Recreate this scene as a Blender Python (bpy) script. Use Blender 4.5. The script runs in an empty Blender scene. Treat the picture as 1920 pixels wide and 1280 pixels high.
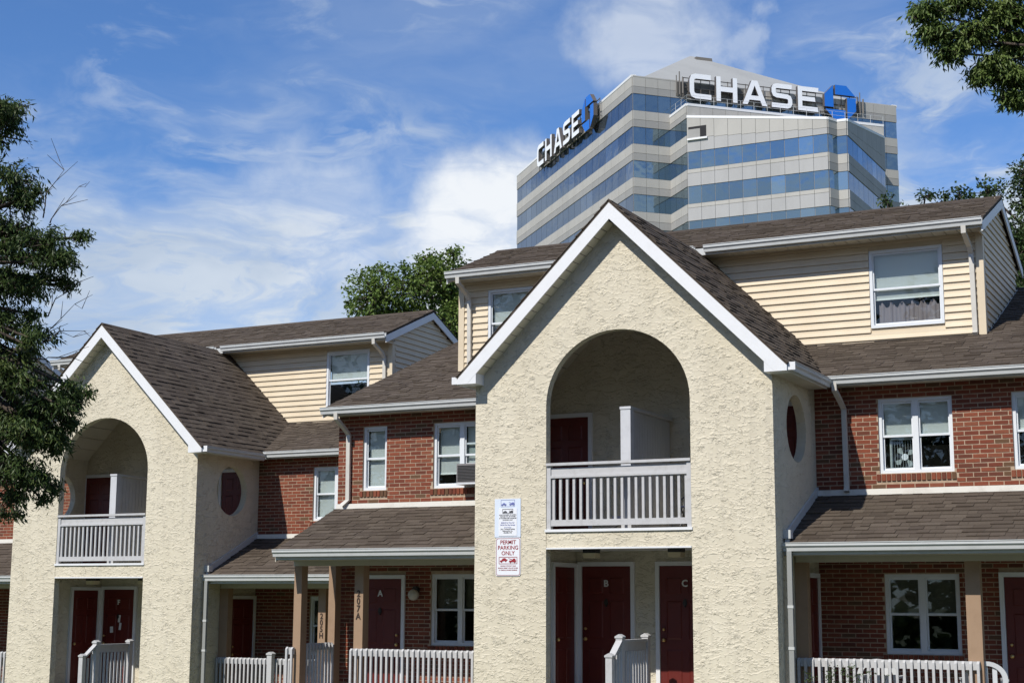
import bpy, bmesh, math, random
from mathutils import Vector, Matrix
random.seed(11)
S = bpy.context.scene
COL = S.collection
ZO = 1.9            # eye height above the ground; heights below are measured from the eye

# ------------------------------------------------------------------ camera
cam_d = bpy.data.cameras.new('camera'); cam = bpy.data.objects.new('camera', cam_d); COL.objects.link(cam)
F_PX, PIT, YAW, ROLL = 2890.5, math.radians(9.576), math.radians(-26.7515), math.radians(.2616)
_d = Vector((math.sin(YAW)*math.cos(PIT), math.cos(YAW)*math.cos(PIT), math.sin(PIT)))
_r = Vector((math.cos(YAW), -math.sin(YAW), 0)); _u = _r.cross(_d)
_r2 = _r*math.cos(ROLL) + _u*math.sin(ROLL); _u2 = _u*math.cos(ROLL) - _r*math.sin(ROLL)
cam.matrix_world = Matrix(((_r2.x, _u2.x, -_d.x, 0), (_r2.y, _u2.y, -_d.y, 0), (_r2.z, _u2.z, -_d.z, ZO), (0, 0, 0, 1)))
cam_d.sensor_width = 36; cam_d.lens = F_PX/1920*36; cam_d.clip_start = .1; cam_d.clip_end = 6000
S.camera = cam

# ------------------------------------------------------------------ light
SUN_DIR = Vector((.23, 1.0, -1.05)).normalized()
sun_d = bpy.data.lights.new('sun', 'SUN'); sun_d.energy = 5.0; sun_d.angle = math.radians(.53); sun_d.color = (1, .95, .87)
sun = bpy.data.objects.new('sun', sun_d); COL.objects.link(sun)
sun.rotation_mode = 'QUATERNION'; sun.rotation_quaternion = SUN_DIR.to_track_quat('-Z', 'Y'); sun.location = (-10, -30, 60)
S.view_settings.view_transform = 'Standard'; S.view_settings.look = 'None'
S.view_settings.exposure = 0.0; S.view_settings.gamma = 1; S.view_settings.use_curve_mapping = False

W = bpy.data.worlds.new('World'); S.world = W; W.use_nodes = True
def build_world():
    nt = W.node_tree; N = nt.nodes; L = nt.links; N.clear()
    out = N.new('ShaderNodeOutputWorld'); bg = N.new('ShaderNodeBackground'); bg.inputs['Strength'].default_value = .098
    L.new(bg.outputs[0], out.inputs[0])
    sky = N.new('ShaderNodeTexSky'); sky.sky_type = 'NISHITA'; sky.sun_disc = False
    to_sun = -SUN_DIR
    sky.sun_elevation = math.asin(to_sun.z); sky.sun_rotation = math.atan2(to_sun.x, to_sun.y)
    sky.altitude = 50; sky.air_density = 1.0; sky.dust_density = .15; sky.ozone_density = 2.5
    tc = N.new('ShaderNodeTexCoord')
    def vm(op, a, b=None):
        n = N.new('ShaderNodeVectorMath'); n.operation = op
        for i, q in enumerate((a, b)):
            if q is None: continue
            if isinstance(q, (tuple, list)): n.inputs[i].default_value = q
            elif isinstance(q, (int, float)): n.inputs['Scale'].default_value = q
            else: L.new(q, n.inputs[i])
        return n
    def mm(op, a, b=None, c=None, clamp=False):
        n = N.new('ShaderNodeMath'); n.operation = op; n.use_clamp = clamp
        for i, q in enumerate((a, b, c)):
            if q is None: continue
            if isinstance(q, (int, float)): n.inputs[i].default_value = q
            else: L.new(q, n.inputs[i])
        return n.outputs[0]
    def noise(vec, scale, detail, rough, dist=0):
        n = N.new('ShaderNodeTexNoise'); L.new(vec, n.inputs['Vector'])
        n.inputs['Scale'].default_value = scale; n.inputs['Detail'].default_value = detail
        n.inputs['Roughness'].default_value = rough; n.inputs['Distortion'].default_value = dist
        return n.outputs['Fac']
    def ss(x, a, b, lo=0, hi=1):
        n = N.new('ShaderNodeMapRange'); n.interpolation_type = 'SMOOTHSTEP'; n.inputs[3].default_value = lo; n.inputs[4].default_value = hi
        L.new(x, n.inputs[0]); n.inputs[1].default_value = a; n.inputs[2].default_value = b
        return n.outputs[0]
    dirv = tc.outputs['Generated']
    sep = N.new('ShaderNodeSeparateXYZ'); L.new(dirv, sep.inputs[0])
    st = N.new('ShaderNodeMapping'); L.new(dirv, st.inputs[0]); st.inputs['Scale'].default_value = (1, 1, 2.6)
    wn = N.new('ShaderNodeTexNoise'); L.new(st.outputs[0], wn.inputs['Vector']); wn.inputs['Scale'].default_value = 5; wn.inputs['Detail'].default_value = 4
    sv = vm('ADD', st.outputs[0], vm('SCALE', vm('SUBTRACT', wn.outputs['Color'], (.5, .5, .5)).outputs[0], .22).outputs[0]).outputs[0]
    nA = noise(sv, 5.5, 6, .58); nB = noise(sv, 13, 6, .62, .4); nC = noise(sv, 2.2, 2, .5)
    z = sep.outputs['Z']
    # a broken bank of stratocumulus low in the sky all round
    bank = ss(mm('ADD', z, mm('MULTIPLY', mm('SUBTRACT', nA, .5), -.22)), .305, .235)
    bank = mm('MULTIPLY', bank, mm('ADD', mm('MULTIPLY', ss(nB, .34, .60), .42), .50))
    bank = mm('MULTIPLY', bank, ss(z, .05, .235, .75, 1))
    # torn wisps above it
    wisp = mm('MULTIPLY', mm('MULTIPLY', ss(nB, .47, .70), ss(nC, .36, .56)), .72)
    veil = mm('MULTIPLY', ss(nA, .38, .72), .2)
    heap = None
    wob = mm('MULTIPLY', mm('SUBTRACT', noise(dirv, 13, 6, .56), .5), .0075)
    for (v, r0, r1, amp) in HEAPS:
        v = Vector(v).normalized()
        dt = vm('DOT_PRODUCT', dirv, tuple(v)).outputs['Value']
        m = mm('MULTIPLY', ss(mm('ADD', dt, wob), math.cos(math.radians(r0)), math.cos(math.radians(r1))), amp)
        heap = m if heap is None else mm('MAXIMUM', heap, m)
    heap = mm('MULTIPLY', heap, mm('ADD', mm('MULTIPLY', ss(nB, .28, .58), .26), .74))
    mask = mm('MAXIMUM', mm('ADD', mm('ADD', bank, wisp), veil, None, True), heap)
    mask = mm('MULTIPLY', mask, .95)
    shade = noise(sv, 7, 4, .55)
    cr = N.new('ShaderNodeMix'); cr.data_type = 'RGBA'
    L.new(ss(shade, .3, .65), cr.inputs['Factor'])
    cr.inputs[6].default_value = (4.7, 5.7, 7.2, 1); cr.inputs[7].default_value = (6.6, 7.4, 8.4, 1)
    tint = N.new('ShaderNodeMix'); tint.data_type = 'RGBA'; tint.blend_type = 'MULTIPLY'; tint.inputs['Factor'].default_value = 1
    L.new(sky.outputs[0], tint.inputs[6]); tint.inputs[7].default_value = SKY_TINT
    mx = N.new('ShaderNodeMix'); mx.data_type = 'RGBA'
    L.new(mask, mx.inputs['Factor']); L.new(tint.outputs[2], mx.inputs[6])
    wh = N.new('ShaderNodeMix'); wh.data_type = 'RGBA'; L.new(mm('MULTIPLY', heap, heap), wh.inputs['Factor']); L.new(cr.outputs[2], wh.inputs[6]); wh.inputs[7].default_value = (9.4, 9.7, 10.0, 1)
    L.new(wh.outputs[2], mx.inputs[7])
    L.new(mx.outputs[2], bg.inputs['Color'])
SKY_TINT = (.72, 1.02, 1.42, 1)
HEAPS = [((-.428, .880, .207), 6.2, 3.9, 1.0), ((-.334, .870, .362), 4.2, .6, .70), ((-.300, .886, .352), 2.6, .6, .5), ((-.545, .805, .236), 4.5, 1.5, .62)]
build_world()

# ------------------------------------------------------------------ materials
def mat(name, col, rough=.6, **k):
    m = bpy.data.materials.new(name); m.use_nodes = True
    b = m.node_tree.nodes['Principled BSDF']
    b.inputs['Base Color'].default_value = (*col, 1); b.inputs['Roughness'].default_value = rough
    for a, v in k.items(): b.inputs[a.replace('_', ' ')].default_value = v
    return m
class NB:
    def __init__(s, m): s.m = m; s.t = m.node_tree; s.N = s.t.nodes; s.L = s.t.links; s.b = s.N['Principled BSDF']
    def new(s, t, **k):
        n = s.N.new(t)
        for a, v in k.items(): setattr(n, a, v)
        return n
    def obj(s, scale=(1, 1, 1)):
        tc = s.new('ShaderNodeTexCoord'); mp = s.new('ShaderNodeMapping'); s.L.new(tc.outputs['Object'], mp.inputs[0]); mp.inputs['Scale'].default_value = scale
        return mp.outputs[0]
    def noise(s, vec, scale, detail=4, rough=.55, dist=0, col=False):
        n = s.new('ShaderNodeTexNoise'); s.L.new(vec, n.inputs['Vector'])
        n.inputs['Scale'].default_value = scale; n.inputs['Detail'].default_value = detail; n.inputs['Roughness'].default_value = rough; n.inputs['Distortion'].default_value = dist
        return n.outputs['Color' if col else 'Fac']
    def math(s, op, a, b=None, c=None, clamp=False):
        n = s.new('ShaderNodeMath', operation=op, use_clamp=clamp)
        for i, q in enumerate((a, b, c)):
            if q is None: continue
            if isinstance(q, (int, float)): n.inputs[i].default_value = q
            else: s.L.new(q, n.inputs[i])
        return n.outputs[0]
    def ss(s, x, a, b, lo=0, hi=1):
        n = s.new('ShaderNodeMapRange', interpolation_type='SMOOTHSTEP'); s.L.new(x, n.inputs[0])
        n.inputs[1].default_value = a; n.inputs[2].default_value = b; n.inputs[3].default_value = lo; n.inputs[4].default_value = hi
        return n.outputs[0]
    def ramp(s, x, stops, const=False):
        n = s.new('ShaderNodeValToRGB'); s.L.new(x, n.inputs[0])
        if const: n.color_ramp.interpolation = 'CONSTANT'
        e = n.color_ramp.elements
        while len(e) < len(stops): e.new(.5)
        for q, (p, c) in zip(e, stops): q.position = p; q.color = (*c, 1)
        return n.outputs[0]
    def mix(s, f, a, b, mode='MIX'):
        n = s.new('ShaderNodeMix', data_type='RGBA', blend_type=mode)
        for i, q in ((0, f), (6, a), (7, b)):
            if isinstance(q, (int, float)): n.inputs[i].default_value = q
            elif isinstance(q, tuple): n.inputs[i].default_value = (*q, 1)
            else: s.L.new(q, n.inputs[i])
        return n.outputs[2]
    def base(s, x): s.L.new(x, s.b.inputs['Base Color'])
    def bump(s, h, strength=.5, dist=.01, chain=None):
        n = s.new('ShaderNodeBump'); n.inputs['Strength'].default_value = strength; n.inputs['Distance'].default_value = dist
        s.L.new(h, n.inputs['Height'])
        if chain: s.L.new(chain, n.inputs['Normal'])
        return n.outputs[0]
    def normal(s, x): s.L.new(x, s.b.inputs['Normal'])
    def rnd(s):   # one value per loose piece of a joined mesh or per separate object
        g = s.new('ShaderNodeNewGeometry'); o = s.new('ShaderNodeObjectInfo')
        return s.math('FRACT', s.math('ADD', g.outputs['Random Per Island'], o.outputs['Random']))

def m_stucco():
    m = mat('stucco', (.6, .52, .37), .9, Specular_IOR_Level=.15); n = NB(m)
    v = n.obj(); vs = n.obj((1, 1, 1.5))
    sp = n.new('ShaderNodeSeparateXYZ'); n.L.new(v, sp.inputs[0])
    def laps(freq, sc, amp, seed, edge):      # trowel strokes that lap downwards: a lip that grows, then drops off sharply
        nz = n.noise(n_off(vs, seed), sc, 4, .62, .3)
        q = n.math('FRACT', n.math('SUBTRACT', n.math('MULTIPLY', nz, amp), n.math('MULTIPLY', sp.outputs['Z'], freq)))
        return n.math('MULTIPLY', n.ss(q, edge, .95), n.ss(q, 1.0, .955))
    def n_off(vec, o):
        ad = n.new('ShaderNodeVectorMath', operation='ADD'); n.L.new(vec, ad.inputs[0]); ad.inputs[1].default_value = (o, o*1.7, o*.6); return ad.outputs[0]
    m1 = n.ss(n.noise(n_off(vs, 3), 5.5, 2, .6), .40, .56); m2 = n.ss(n.noise(n_off(vs, 7), 6.5, 2, .6), .46, .58); m3 = n.ss(n.noise(n_off(vs, 12), 5, 2, .6), .5, .6)
    led = n.math('ADD', n.math('ADD', n.math('MULTIPLY', laps(7, 3.0, 5, 0, .55), m1), n.math('MULTIPLY', laps(11, 4.2, 6, 5, .5), m2)), n.math('MULTIPLY', laps(5, 6, 5, 9, .6), m3))
    fine = n.noise(v, 75, 3, .6)
    nb = n.bump(fine, .35, .004)
    n.normal(n.bump(led, .74, .0115, nb))
    stain = n.noise(n.obj((1, 1, .35)), 1.3, 5, .6)
    c = n.ramp(stain, [(.3, (.57, .52, .405)), (.55, (.62, .568, .448)), (.75, (.65, .60, .48))])
    c = n.mix(n.ss(n.noise(v, 22, 3, .6), .4, .75, 0, .15), c, (.50, .43, .31))
    rain = n.noise(n.obj((6, 6, .35)), 1.6, 4, .65); soil = n.noise(v, .55, 3, .5)
    c = n.mix(n.math('MULTIPLY', n.ss(rain, .50, .72), n.ss(soil, .40, .62, 0, .26)), c, (.36, .33, .27))
    n.base(c); return m
def m_brick():
    m = mat('brick', (.3, .08, .05), .88, Specular_IOR_Level=.2); n = NB(m); v = n.obj()
    r = n.rnd()
    c = n.ramp(r, [(0, (.195, .053, .030)), (.22, (.232, .068, .037)), (.42, (.16, .045, .027)), (.60, (.21, .060, .033)), (.74, (.13, .044, .028)), (.85, (.125, .074, .041)), (.93, (.228, .077, .043))], True)
    g = n.new('ShaderNodeNewGeometry')
    k = n.noise(g.outputs['Position'], 60, 4, .65)
    c = n.mix(n.ss(k, .35, .7, 0, .4), c, (.12, .045, .03))
    n.base(c); n.normal(n.bump(n.noise(g.outputs['Position'], 120, 3, .7), .5, .003)); return m
def m_mortar():
    m = mat('mortar', (.46, .36, .27), .95); n = NB(m)
    n.base(n.ramp(n.noise(n.obj(), 14, 4, .6), [(.3, (.33, .245, .17)), (.7, (.46, .35, .25))])); return m
def m_shingle():
    m = mat('asphalt_shingle', (.1, .08, .07), .93, Specular_IOR_Level=.2); n = NB(m)
    r = n.rnd(); g = n.new('ShaderNodeNewGeometry')
    c = n.ramp(r, [(0, (.066, .051, .038)), (.25, (.102, .081, .061)), (.5, (.080, .062, .046)), (.75, (.120, .097, .074)), (1, (.090, .070, .052))])
    gr = n.noise(g.outputs['Position'], 260, 2, .7)
    c = n.mix(n.ss(gr, .38, .66, 0, .55), c, (.035, .027, .023))
    blot = n.noise(g.outputs['Position'], 1.1, 4, .6)
    c = n.mix(n.ss(blot, .4, .72, 0, .3), c, (.125, .10, .085))
    n.base(c); n.normal(n.bump(gr, .5, .004)); return m
def m_siding():
    m = mat('vinyl_siding', (.66, .54, .36), .5); n = NB(m)
    g = n.new('ShaderNodeNewGeometry')
    k = n.noise(g.outputs['Position'], 1.6, 4, .6)
    n.base(n.ramp(k, [(.3, (.60, .50, .355)), (.7, (.67, .57, .415))]))
    n.normal(n.bump(n.noise(n.obj((1, 1, 14)), 9, 3, .5), .12, .003)); return m
def m_paint(name, col, rough=.5, dirt=.35, sc=5, dcol=None):
    m = mat(name, col, rough); n = NB(m); g = n.new('ShaderNodeNewGeometry')
    k = n.noise(g.outputs['Position'], sc, 6, .68)
    d = dcol or tuple(q*.62 for q in col)
    n.base(n.mix(n.ss(k, .45, .78, 0, dirt), col, d))
    n.normal(n.bump(n.noise(g.outputs['Position'], 40, 3, .6), .12, .003)); return m
def m_wood_grey():
    m = m_paint('weathered_white_wood', (.47, .47, .475), .65, .5, 9, (.30, .285, .27)); return m
def m_glass():
    m = bpy.data.materials.new('window_glass'); m.use_nodes = True; t = m.node_tree; t.nodes.clear()
    o = t.nodes.new('ShaderNodeOutputMaterial'); mx = t.nodes.new('ShaderNodeMixShader'); tr = t.nodes.new('ShaderNodeBsdfTransparent'); gl = t.nodes.new('ShaderNodeBsdfGlossy')
    g = t.nodes.new('ShaderNodeNewGeometry'); dt = t.nodes.new('ShaderNodeVectorMath'); dt.operation = 'DOT_PRODUCT'; t.links.new(g.outputs['Normal'], dt.inputs[0]); t.links.new(g.outputs['Incoming'], dt.inputs[1])
    def mt(op, a, b=None):
        q = t.nodes.new('ShaderNodeMath'); q.operation = op
        for i, x in enumerate((a, b)):
            if isinstance(x, (int, float)): q.inputs[i].default_value = x
            elif x is not None: t.links.new(x, q.inputs[i])
        return q.outputs[0]
    fr = mt('ADD', mt('MULTIPLY', mt('POWER', mt('SUBTRACT', 1, mt('ABSOLUTE', dt.outputs['Value'])), 5), .9), .036)
    tr.inputs[0].default_value = (.91, .94, .94, 1); gl.inputs['Roughness'].default_value = .01; gl.inputs[0].default_value = (.95, .97, 1, 1)
    t.links.new(fr, mx.inputs[0]); t.links.new(tr.outputs[0], mx.inputs[1]); t.links.new(gl.outputs[0], mx.inputs[2]); t.links.new(mx.outputs[0], o.inputs[0])
    return m
def m_tower_glass(name, c0, c1):
    m = mat(name, c0, .06, Metallic=.85); n = NB(m); r = n.rnd(); g = n.new('ShaderNodeNewGeometry')
    c = n.ramp(r, [(0, c0), (.45, tuple((a+b)/2 for a, b in zip(c0, c1))), (.86, c1), (.96, tuple(min(.6, q*1.15+.03) for q in c1))])
    n.base(c); n.normal(n.bump(n.noise(g.outputs['Position'], .5, 2, .5), .08, .3)); return m
def m_concrete(name, col, sc=.35):
    m = mat(name, col, .85, Specular_IOR_Level=.2); n = NB(m); g = n.new('ShaderNodeNewGeometry'); r = n.rnd()
    mp = n.new('ShaderNodeMapping'); n.L.new(g.outputs['Position'], mp.inputs[0]); mp.inputs['Scale'].default_value = (1, 1, .35)
    k = n.noise(mp.outputs[0], sc, 6, .65)
    c = n.mix(n.ss(k, .35, .75, 0, .45), col, tuple(q*.72 for q in col))
    c = n.mix(n.math('MULTIPLY', r, .22), c, tuple(q*.8 for q in col))
    n.base(c); return m
def m_leaf(name, a, b, c):
    m = mat(name, a, .5, Specular_IOR_Level=.35); n = NB(m)
    g = n.new('ShaderNodeNewGeometry')
    k = n.noise(g.outputs['Position'], .9, 3, .6)
    col = n.ramp(n.math('ADD', n.math('MULTIPLY', g.outputs['Random Per Island'], .6), n.math('MULTIPLY', n.ss(k, .3, .7), .4)), [(0, a), (.5, b), (1, c)])
    n.base(col)
    tl = n.new('ShaderNodeBsdfTranslucent'); n.L.new(col, tl.inputs[0]); mx = n.new('ShaderNodeMixShader'); mx.inputs[0].default_value = .28
    out = [q for q in n.N if q.type == 'OUTPUT_MATERIAL'][0]
    n.L.new(n.b.outputs[0], mx.inputs[1]); n.L.new(tl.outputs[0], mx.inputs[2]); n.L.new(mx.outputs[0], out.inputs[0]); return m
def m_bark():
    m = mat('bark', (.07, .05, .038), .95); n = NB(m); k = n.noise(n.obj((6, 6, 1)), 6, 5, .65)
    n.base(n.ramp(k, [(.3, (.035, .026, .02)), (.7, (.10, .078, .06))])); n.normal(n.bump(k, .8, .02)); return m
def m_grass():
    m = mat('lawn', (.06, .09, .03), .95); n = NB(m); k = n.noise(n.obj(), 6, 5, .7)
    n.base(n.ramp(k, [(.3, (.035, .06, .018)), (.7, (.09, .12, .04))])); return m
MT = dict(
    stucco=m_stucco(), brick=m_brick(), mortar=m_mortar(), shingle=m_shingle(), siding=m_siding(),
    trim=m_paint('white_trim_paint', (.72, .73, .74), .45, .18, 3), alu=m_paint('gutter_aluminium', (.52, .535, .53), .35, .35, 4),
    vinyl=m_paint('white_vinyl', (.68, .71, .74), .4, .12, 4), wood=m_wood_grey(), cream=m_paint('cream_trim', (.50, .46, .38), .6, .3, 4),
    pipe=m_paint('beige_downspout', (.55, .53, .48), .45, .35, 6), tan=m_paint('tan_post_paint', (.31, .205, .13), .7, .4, 5, (.2, .125, .075)),
    band=m_paint('white_band_board', (.66, .64, .58), .6, .5, 3, (.42, .38, .32)),
    red=m_paint('dark_red_door_paint', (.118, .015, .011), .42, .45, 3, (.07, .010, .009)), brass=mat('brass', (.7, .48, .2), .3, Metallic=1.0), steel=mat('dark_hardware', (.05, .045, .04), .4, Metallic=.6),
    glass=m_glass(), blind=mat('window_blind', (.74, .76, .73), .6), blind_shaded=mat('shaded_brown_blind', (.13, .12, .085), .7), dark=mat('dark_interior', (.02, .02, .022), .9), room=mat('room_plaster', (.16, .15, .14), .95),
    soffit=m_paint('vinyl_soffit', (.58, .545, .45), .55, .3, 3), white=mat('sign_white', (.74, .76, .80), .4), letter=mat('letter_white', (.7, .7, .7), .5),
    brown=mat('number_brown', (.035, .02, .014), .6), sred=mat('sign_red', (.28, .02, .03), .5), sblue=mat('sign_blue', (.12, .14, .36), .5), sblack=mat('sign_black', (.03, .03, .04), .5),
    paper=mat('sign_paper', (.62, .69, .80), .6), lampglass=mat('lamp_glass', (.62, .52, .36), .35), globe=mat('globe_glass', (.55, .52, .45), .3),
    concrete=m_concrete('tower_panel_light', (.44, .425, .395)), concrete2=m_concrete('tower_panel_grey', (.34, .333, .32)), wing=m_concrete('tower_wing_grey', (.41, .405, .40)), cap=mat('parapet_cap_white', (.72, .72, .72), .5),
    joint=mat('tower_core', (.29, .285, .275), .9), tglass=m_tower_glass('tower_glass_blue', (.18, .255, .31), (.25, .335, .385)), tglass2=m_tower_glass('tower_glass_slate', (.17, .21, .265), (.20, .24, .29)), mullion=mat('dark_mullion', (.05, .07, .10), .4),
    metalroof=m_concrete('standing_roof_grey', (.34, .345, .335), .12), sletter=mat('sign_letter_face', (.85, .86, .88), .4), sside=mat('sign_letter_side', (.10, .09, .085), .6), logo=mat('sign_blue_face', (.01, .15, .60), .4), frame=mat('sign_frame_steel', (.13, .12, .11), .6, Metallic=.3), stain=m_concrete('stained_parapet', (.15, .14, .125), .8),
    leaf_a=m_leaf('leaf_dark', (.026, .052, .014), (.062, .105, .026), (.15, .185, .05)), leaf_b=m_leaf('leaf_mid', (.06, .10, .02), (.125, .195, .036), (.21, .28, .065)), leaf_c=m_leaf('leaf_deep', (.028, .055, .018), (.055, .095, .028), (.10, .14, .045)), leaf_d=m_leaf('leaf_right', (.045, .085, .02), (.11, .17, .04), (.20, .26, .075)),
    bark=m_bark(), lawn=m_grass(), asphalt=m_concrete('asphalt', (.05, .05, .05), 3), walk=m_concrete('concrete_walk', (.24, .235, .22), 1), pipegrey=mat('grey_downspout', (.27, .28, .275), .5), chair=mat('white_plastic', (.62, .64, .66), .4), navy=mat('navy_canvas', (.02, .025, .06), .8), black=mat('black_metal', (.02, .02, .022), .5), divider=m_paint('divider_paint', (.52, .53, .55), .6, .4, 6, (.33, .33, .34)), pot=mat('terracotta', (.3, .12, .06), .8), acgrey=mat('air_conditioner_grey', (.20, .19, .19), .5), fan=mat('fan_grey', (.36, .40, .40), .4), cloth=mat('curtain_cloth', (.24, .20, .21), .9))

# ------------------------------------------------------------------ builders
ABS = {}
class MB:
    def __init__(s, T=(0, 0, 0)): s.v = []; s.f = []; s.T = Vector(T)
    def add(s, vs, fs):
        o = len(s.v); s.v += [Vector(p) + s.T for p in vs]; s.f += [tuple(i+o for i in q) for q in fs]; return s
    def box(s, x0, x1, y0, y1, z0, z1):
        return s.hexa([(x0, y0, z0), (x1, y0, z0), (x1, y1, z0), (x0, y1, z0), (x0, y0, z1), (x1, y0, z1), (x1, y1, z1), (x0, y1, z1)])
    def hexa(s, p): return s.add(p, [(0, 3, 2, 1), (4, 5, 6, 7), (0, 1, 5, 4), (1, 2, 6, 5), (2, 3, 7, 6), (3, 0, 4, 7)])
    def prism(s, poly, ax, a, b):
        f = {'y': lambda p, t: (p[0], t, p[1]), 'x': lambda p, t: (t, p[0], p[1]), 'z': lambda p, t: (p[0], p[1], t)}[ax]
        n = len(poly); vs = [f(p, a) for p in poly] + [f(p, b) for p in poly]
        return s.add(vs, [tuple(range(n)), tuple(range(2*n-1, n-1, -1))] + [(i, (i+1) % n, n+(i+1) % n, n+i) for i in range(n)])
    def cyl(s, p0, p1, r0, r1=None, n=10):
        r1 = r0 if r1 is None else r1; p0 = Vector(p0); p1 = Vector(p1); d = (p1-p0).normalized()
        a = d.cross(Vector((0, 0, 1))); a = a.normalized() if a.length > 1e-4 else Vector((1, 0, 0)); b = d.cross(a)
        vs = [p0+(a*math.cos(t)+b*math.sin(t))*r0 for t in [2*math.pi*i/n for i in range(n)]] + [p1+(a*math.cos(t)+b*math.sin(t))*r1 for t in [2*math.pi*i/n for i in range(n)]]
        return s.add(vs, [tuple(range(n)), tuple(range(2*n-1, n-1, -1))] + [(i, (i+1) % n, n+(i+1) % n, n+i) for i in range(n)])
    def sweep(s, pts, w, h):          # rectangular pipe along points (downspouts); w along X, h across
        pts = [Vector(p) for p in pts]; rings = []
        for i, p in enumerate(pts):
            d = (pts[min(i+1, len(pts)-1)] - pts[max(i-1, 0)]).normalized()
            a = Vector((1, 0, 0)); a = (a - d*a.dot(d)).normalized(); b = d.cross(a)
            rings.append([p+a*w/2+b*h/2, p-a*w/2+b*h/2, p-a*w/2-b*h/2, p+a*w/2-b*h/2])
        vs = [q for r in rings for q in r]; fs = [(0, 1, 2, 3), tuple(len(vs)-1-i for i in range(4))]
        for i in range(len(rings)-1):
            for k in range(4): fs.append((i*4+k, i*4+(k+1) % 4, i*4+4+(k+1) % 4, i*4+4+k))
        return s.add(vs, fs)
    def sphere(s, c, r, n=12):
        vs = []; fs = []; m = n//2
        for i in range(m+1):
            t = math.pi*i/m
            for k in range(n): a = 2*math.pi*k/n; vs.append((c[0]+r*math.sin(t)*math.cos(a), c[1]+r*math.sin(t)*math.sin(a), c[2]+r*math.cos(t)))
        for i in range(m):
            for k in range(n): fs.append((i*n+k, i*n+(k+1) % n, (i+1)*n+(k+1) % n, (i+1)*n+k))
        return s.add(vs, fs)
    def build(s, name, m, parent=None, smooth=False, kind=None, label=None, recalc=True, origin=None):
        org = ABS[parent.name] if parent else (Vector(origin) if origin is not None else Vector((0, 0, -ZO)))
        me = bpy.data.meshes.new(name); me.from_pydata([tuple(p-org) for p in s.v], [], s.f)
        if recalc:
            bm = bmesh.new(); bm.from_mesh(me); bmesh.ops.recalc_face_normals(bm, faces=bm.faces); bm.to_mesh(me); bm.free()
        me.materials.append(MT[m] if isinstance(m, str) else m)
        if smooth: me.polygons.foreach_set('use_smooth', [True]*len(me.polygons))
        o = bpy.data.objects.new(name, me); COL.objects.link(o)
        if parent: o.parent = parent; ABS[o.name] = org
        else: o.location = org + Vector((0, 0, ZO)); ABS[o.name] = org
        if kind: o['kind'] = kind
        if label: o['label'] = label
        return o
def thing(name, loc, label, cat, group=None):
    o = bpy.data.objects.new(name, None); COL.objects.link(o); o.empty_display_size = .3
    o.location = Vector(loc) + Vector((0, 0, ZO)); ABS[o.name] = Vector(loc)
    return tag(o, label, cat, group)
def tag(o, label, cat, group=None):
    o['label'] = label; o['category'] = cat
    if group: o['group'] = group
    return o
def inst(me, name, parent, loc, basis=None, scale=(1, 1, 1)):     # a piece that shares its mesh with its like
    o = bpy.data.objects.new(name, me); COL.objects.link(o); o.parent = parent
    M = Matrix.Diagonal((*scale, 1))
    if basis: M = Matrix((( basis[0].x, basis[1].x, basis[2].x, 0), (basis[0].y, basis[1].y, basis[2].y, 0), (basis[0].z, basis[1].z, basis[2].z, 0), (0, 0, 0, 1))) @ M
    o.matrix_basis = Matrix.Translation(Vector(loc) - ABS[parent.name]) @ M
    ABS[o.name] = Vector(loc)
    return o
def unit_mesh(name, vs, fs, m):
    me = bpy.data.meshes.new(name); me.from_pydata(vs, [], fs); me.materials.append(MT[m]); return me
BOXF = [(0, 3, 2, 1), (4, 5, 6, 7), (0, 1, 5, 4), (1, 2, 6, 5), (2, 3, 7, 6), (3, 0, 4, 7)]
UB = [(-.5, -.5, -.5), (.5, -.5, -.5), (.5, .5, -.5), (-.5, .5, -.5), (-.5, -.5, .5), (.5, -.5, .5), (.5, .5, .5), (-.5, .5, .5)]
ME_BRICK = unit_mesh('brick', UB, BOXF, 'brick')
ME_SHINGLE = unit_mesh('shingle', [(-.5, 0, 0), (.5, 0, 0), (.5, 1, 0), (-.5, 1, 0), (-.5, 0, 1), (.5, 0, 1), (.5, 1, .25), (-.5, 1, .25)], BOXF, 'shingle')
PK = [(-.5, -.5, 0), (.5, -.5, 0), (.5, .5, 0), (-.5, .5, 0), (-.5, -.5, .955), (.5, -.5, .955), (.5, .5, 1), (-.5, .5, 1)]
ME_PICKET = unit_mesh('picket', PK, BOXF, 'wood'); ME_BAL = unit_mesh('baluster', UB, BOXF, 'wood'); ME_PLANK = unit_mesh('plank', UB, BOXF, 'divider')
ME_REDPANEL = unit_mesh('door_panel', [(-.5, .5, -.5), (.5, .5, -.5), (.5, .5, .5), (-.5, .5, .5), (-.42, -.5, -.46), (.42, -.5, -.46), (.42, -.5, .46), (-.42, -.5, .46)], BOXF, 'red')
def text_mesh(txt, size, depth, m, thick=0):
    c = bpy.data.curves.new('t', 'FONT'); c.body = txt; c.size = size; c.extrude = depth; c.offset = thick; c.align_x = 'CENTER'; c.align_y = 'CENTER'; c.resolution_u = 3
    o = bpy.data.objects.new('t', c); COL.objects.link(o); dg = bpy.context.evaluated_depsgraph_get(); dg.update()
    me = bpy.data.meshes.new_from_object(o.evaluated_get(dg)); bpy.data.objects.remove(o); bpy.data.curves.remove(c)
    me.materials.clear(); me.materials.append(MT[m]); return me
BX = (Vector((1, 0, 0)), Vector((0, 0, 1)), Vector((0, -1, 0)))       # text basis on a wall that faces -Y
def put_text(name, txt, size, parent, loc, m, thick=0, depth=.004, sx=1):
    return inst(text_mesh(txt, size, depth, m, thick), name, parent, loc, BX, (sx, 1, 1))

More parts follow.
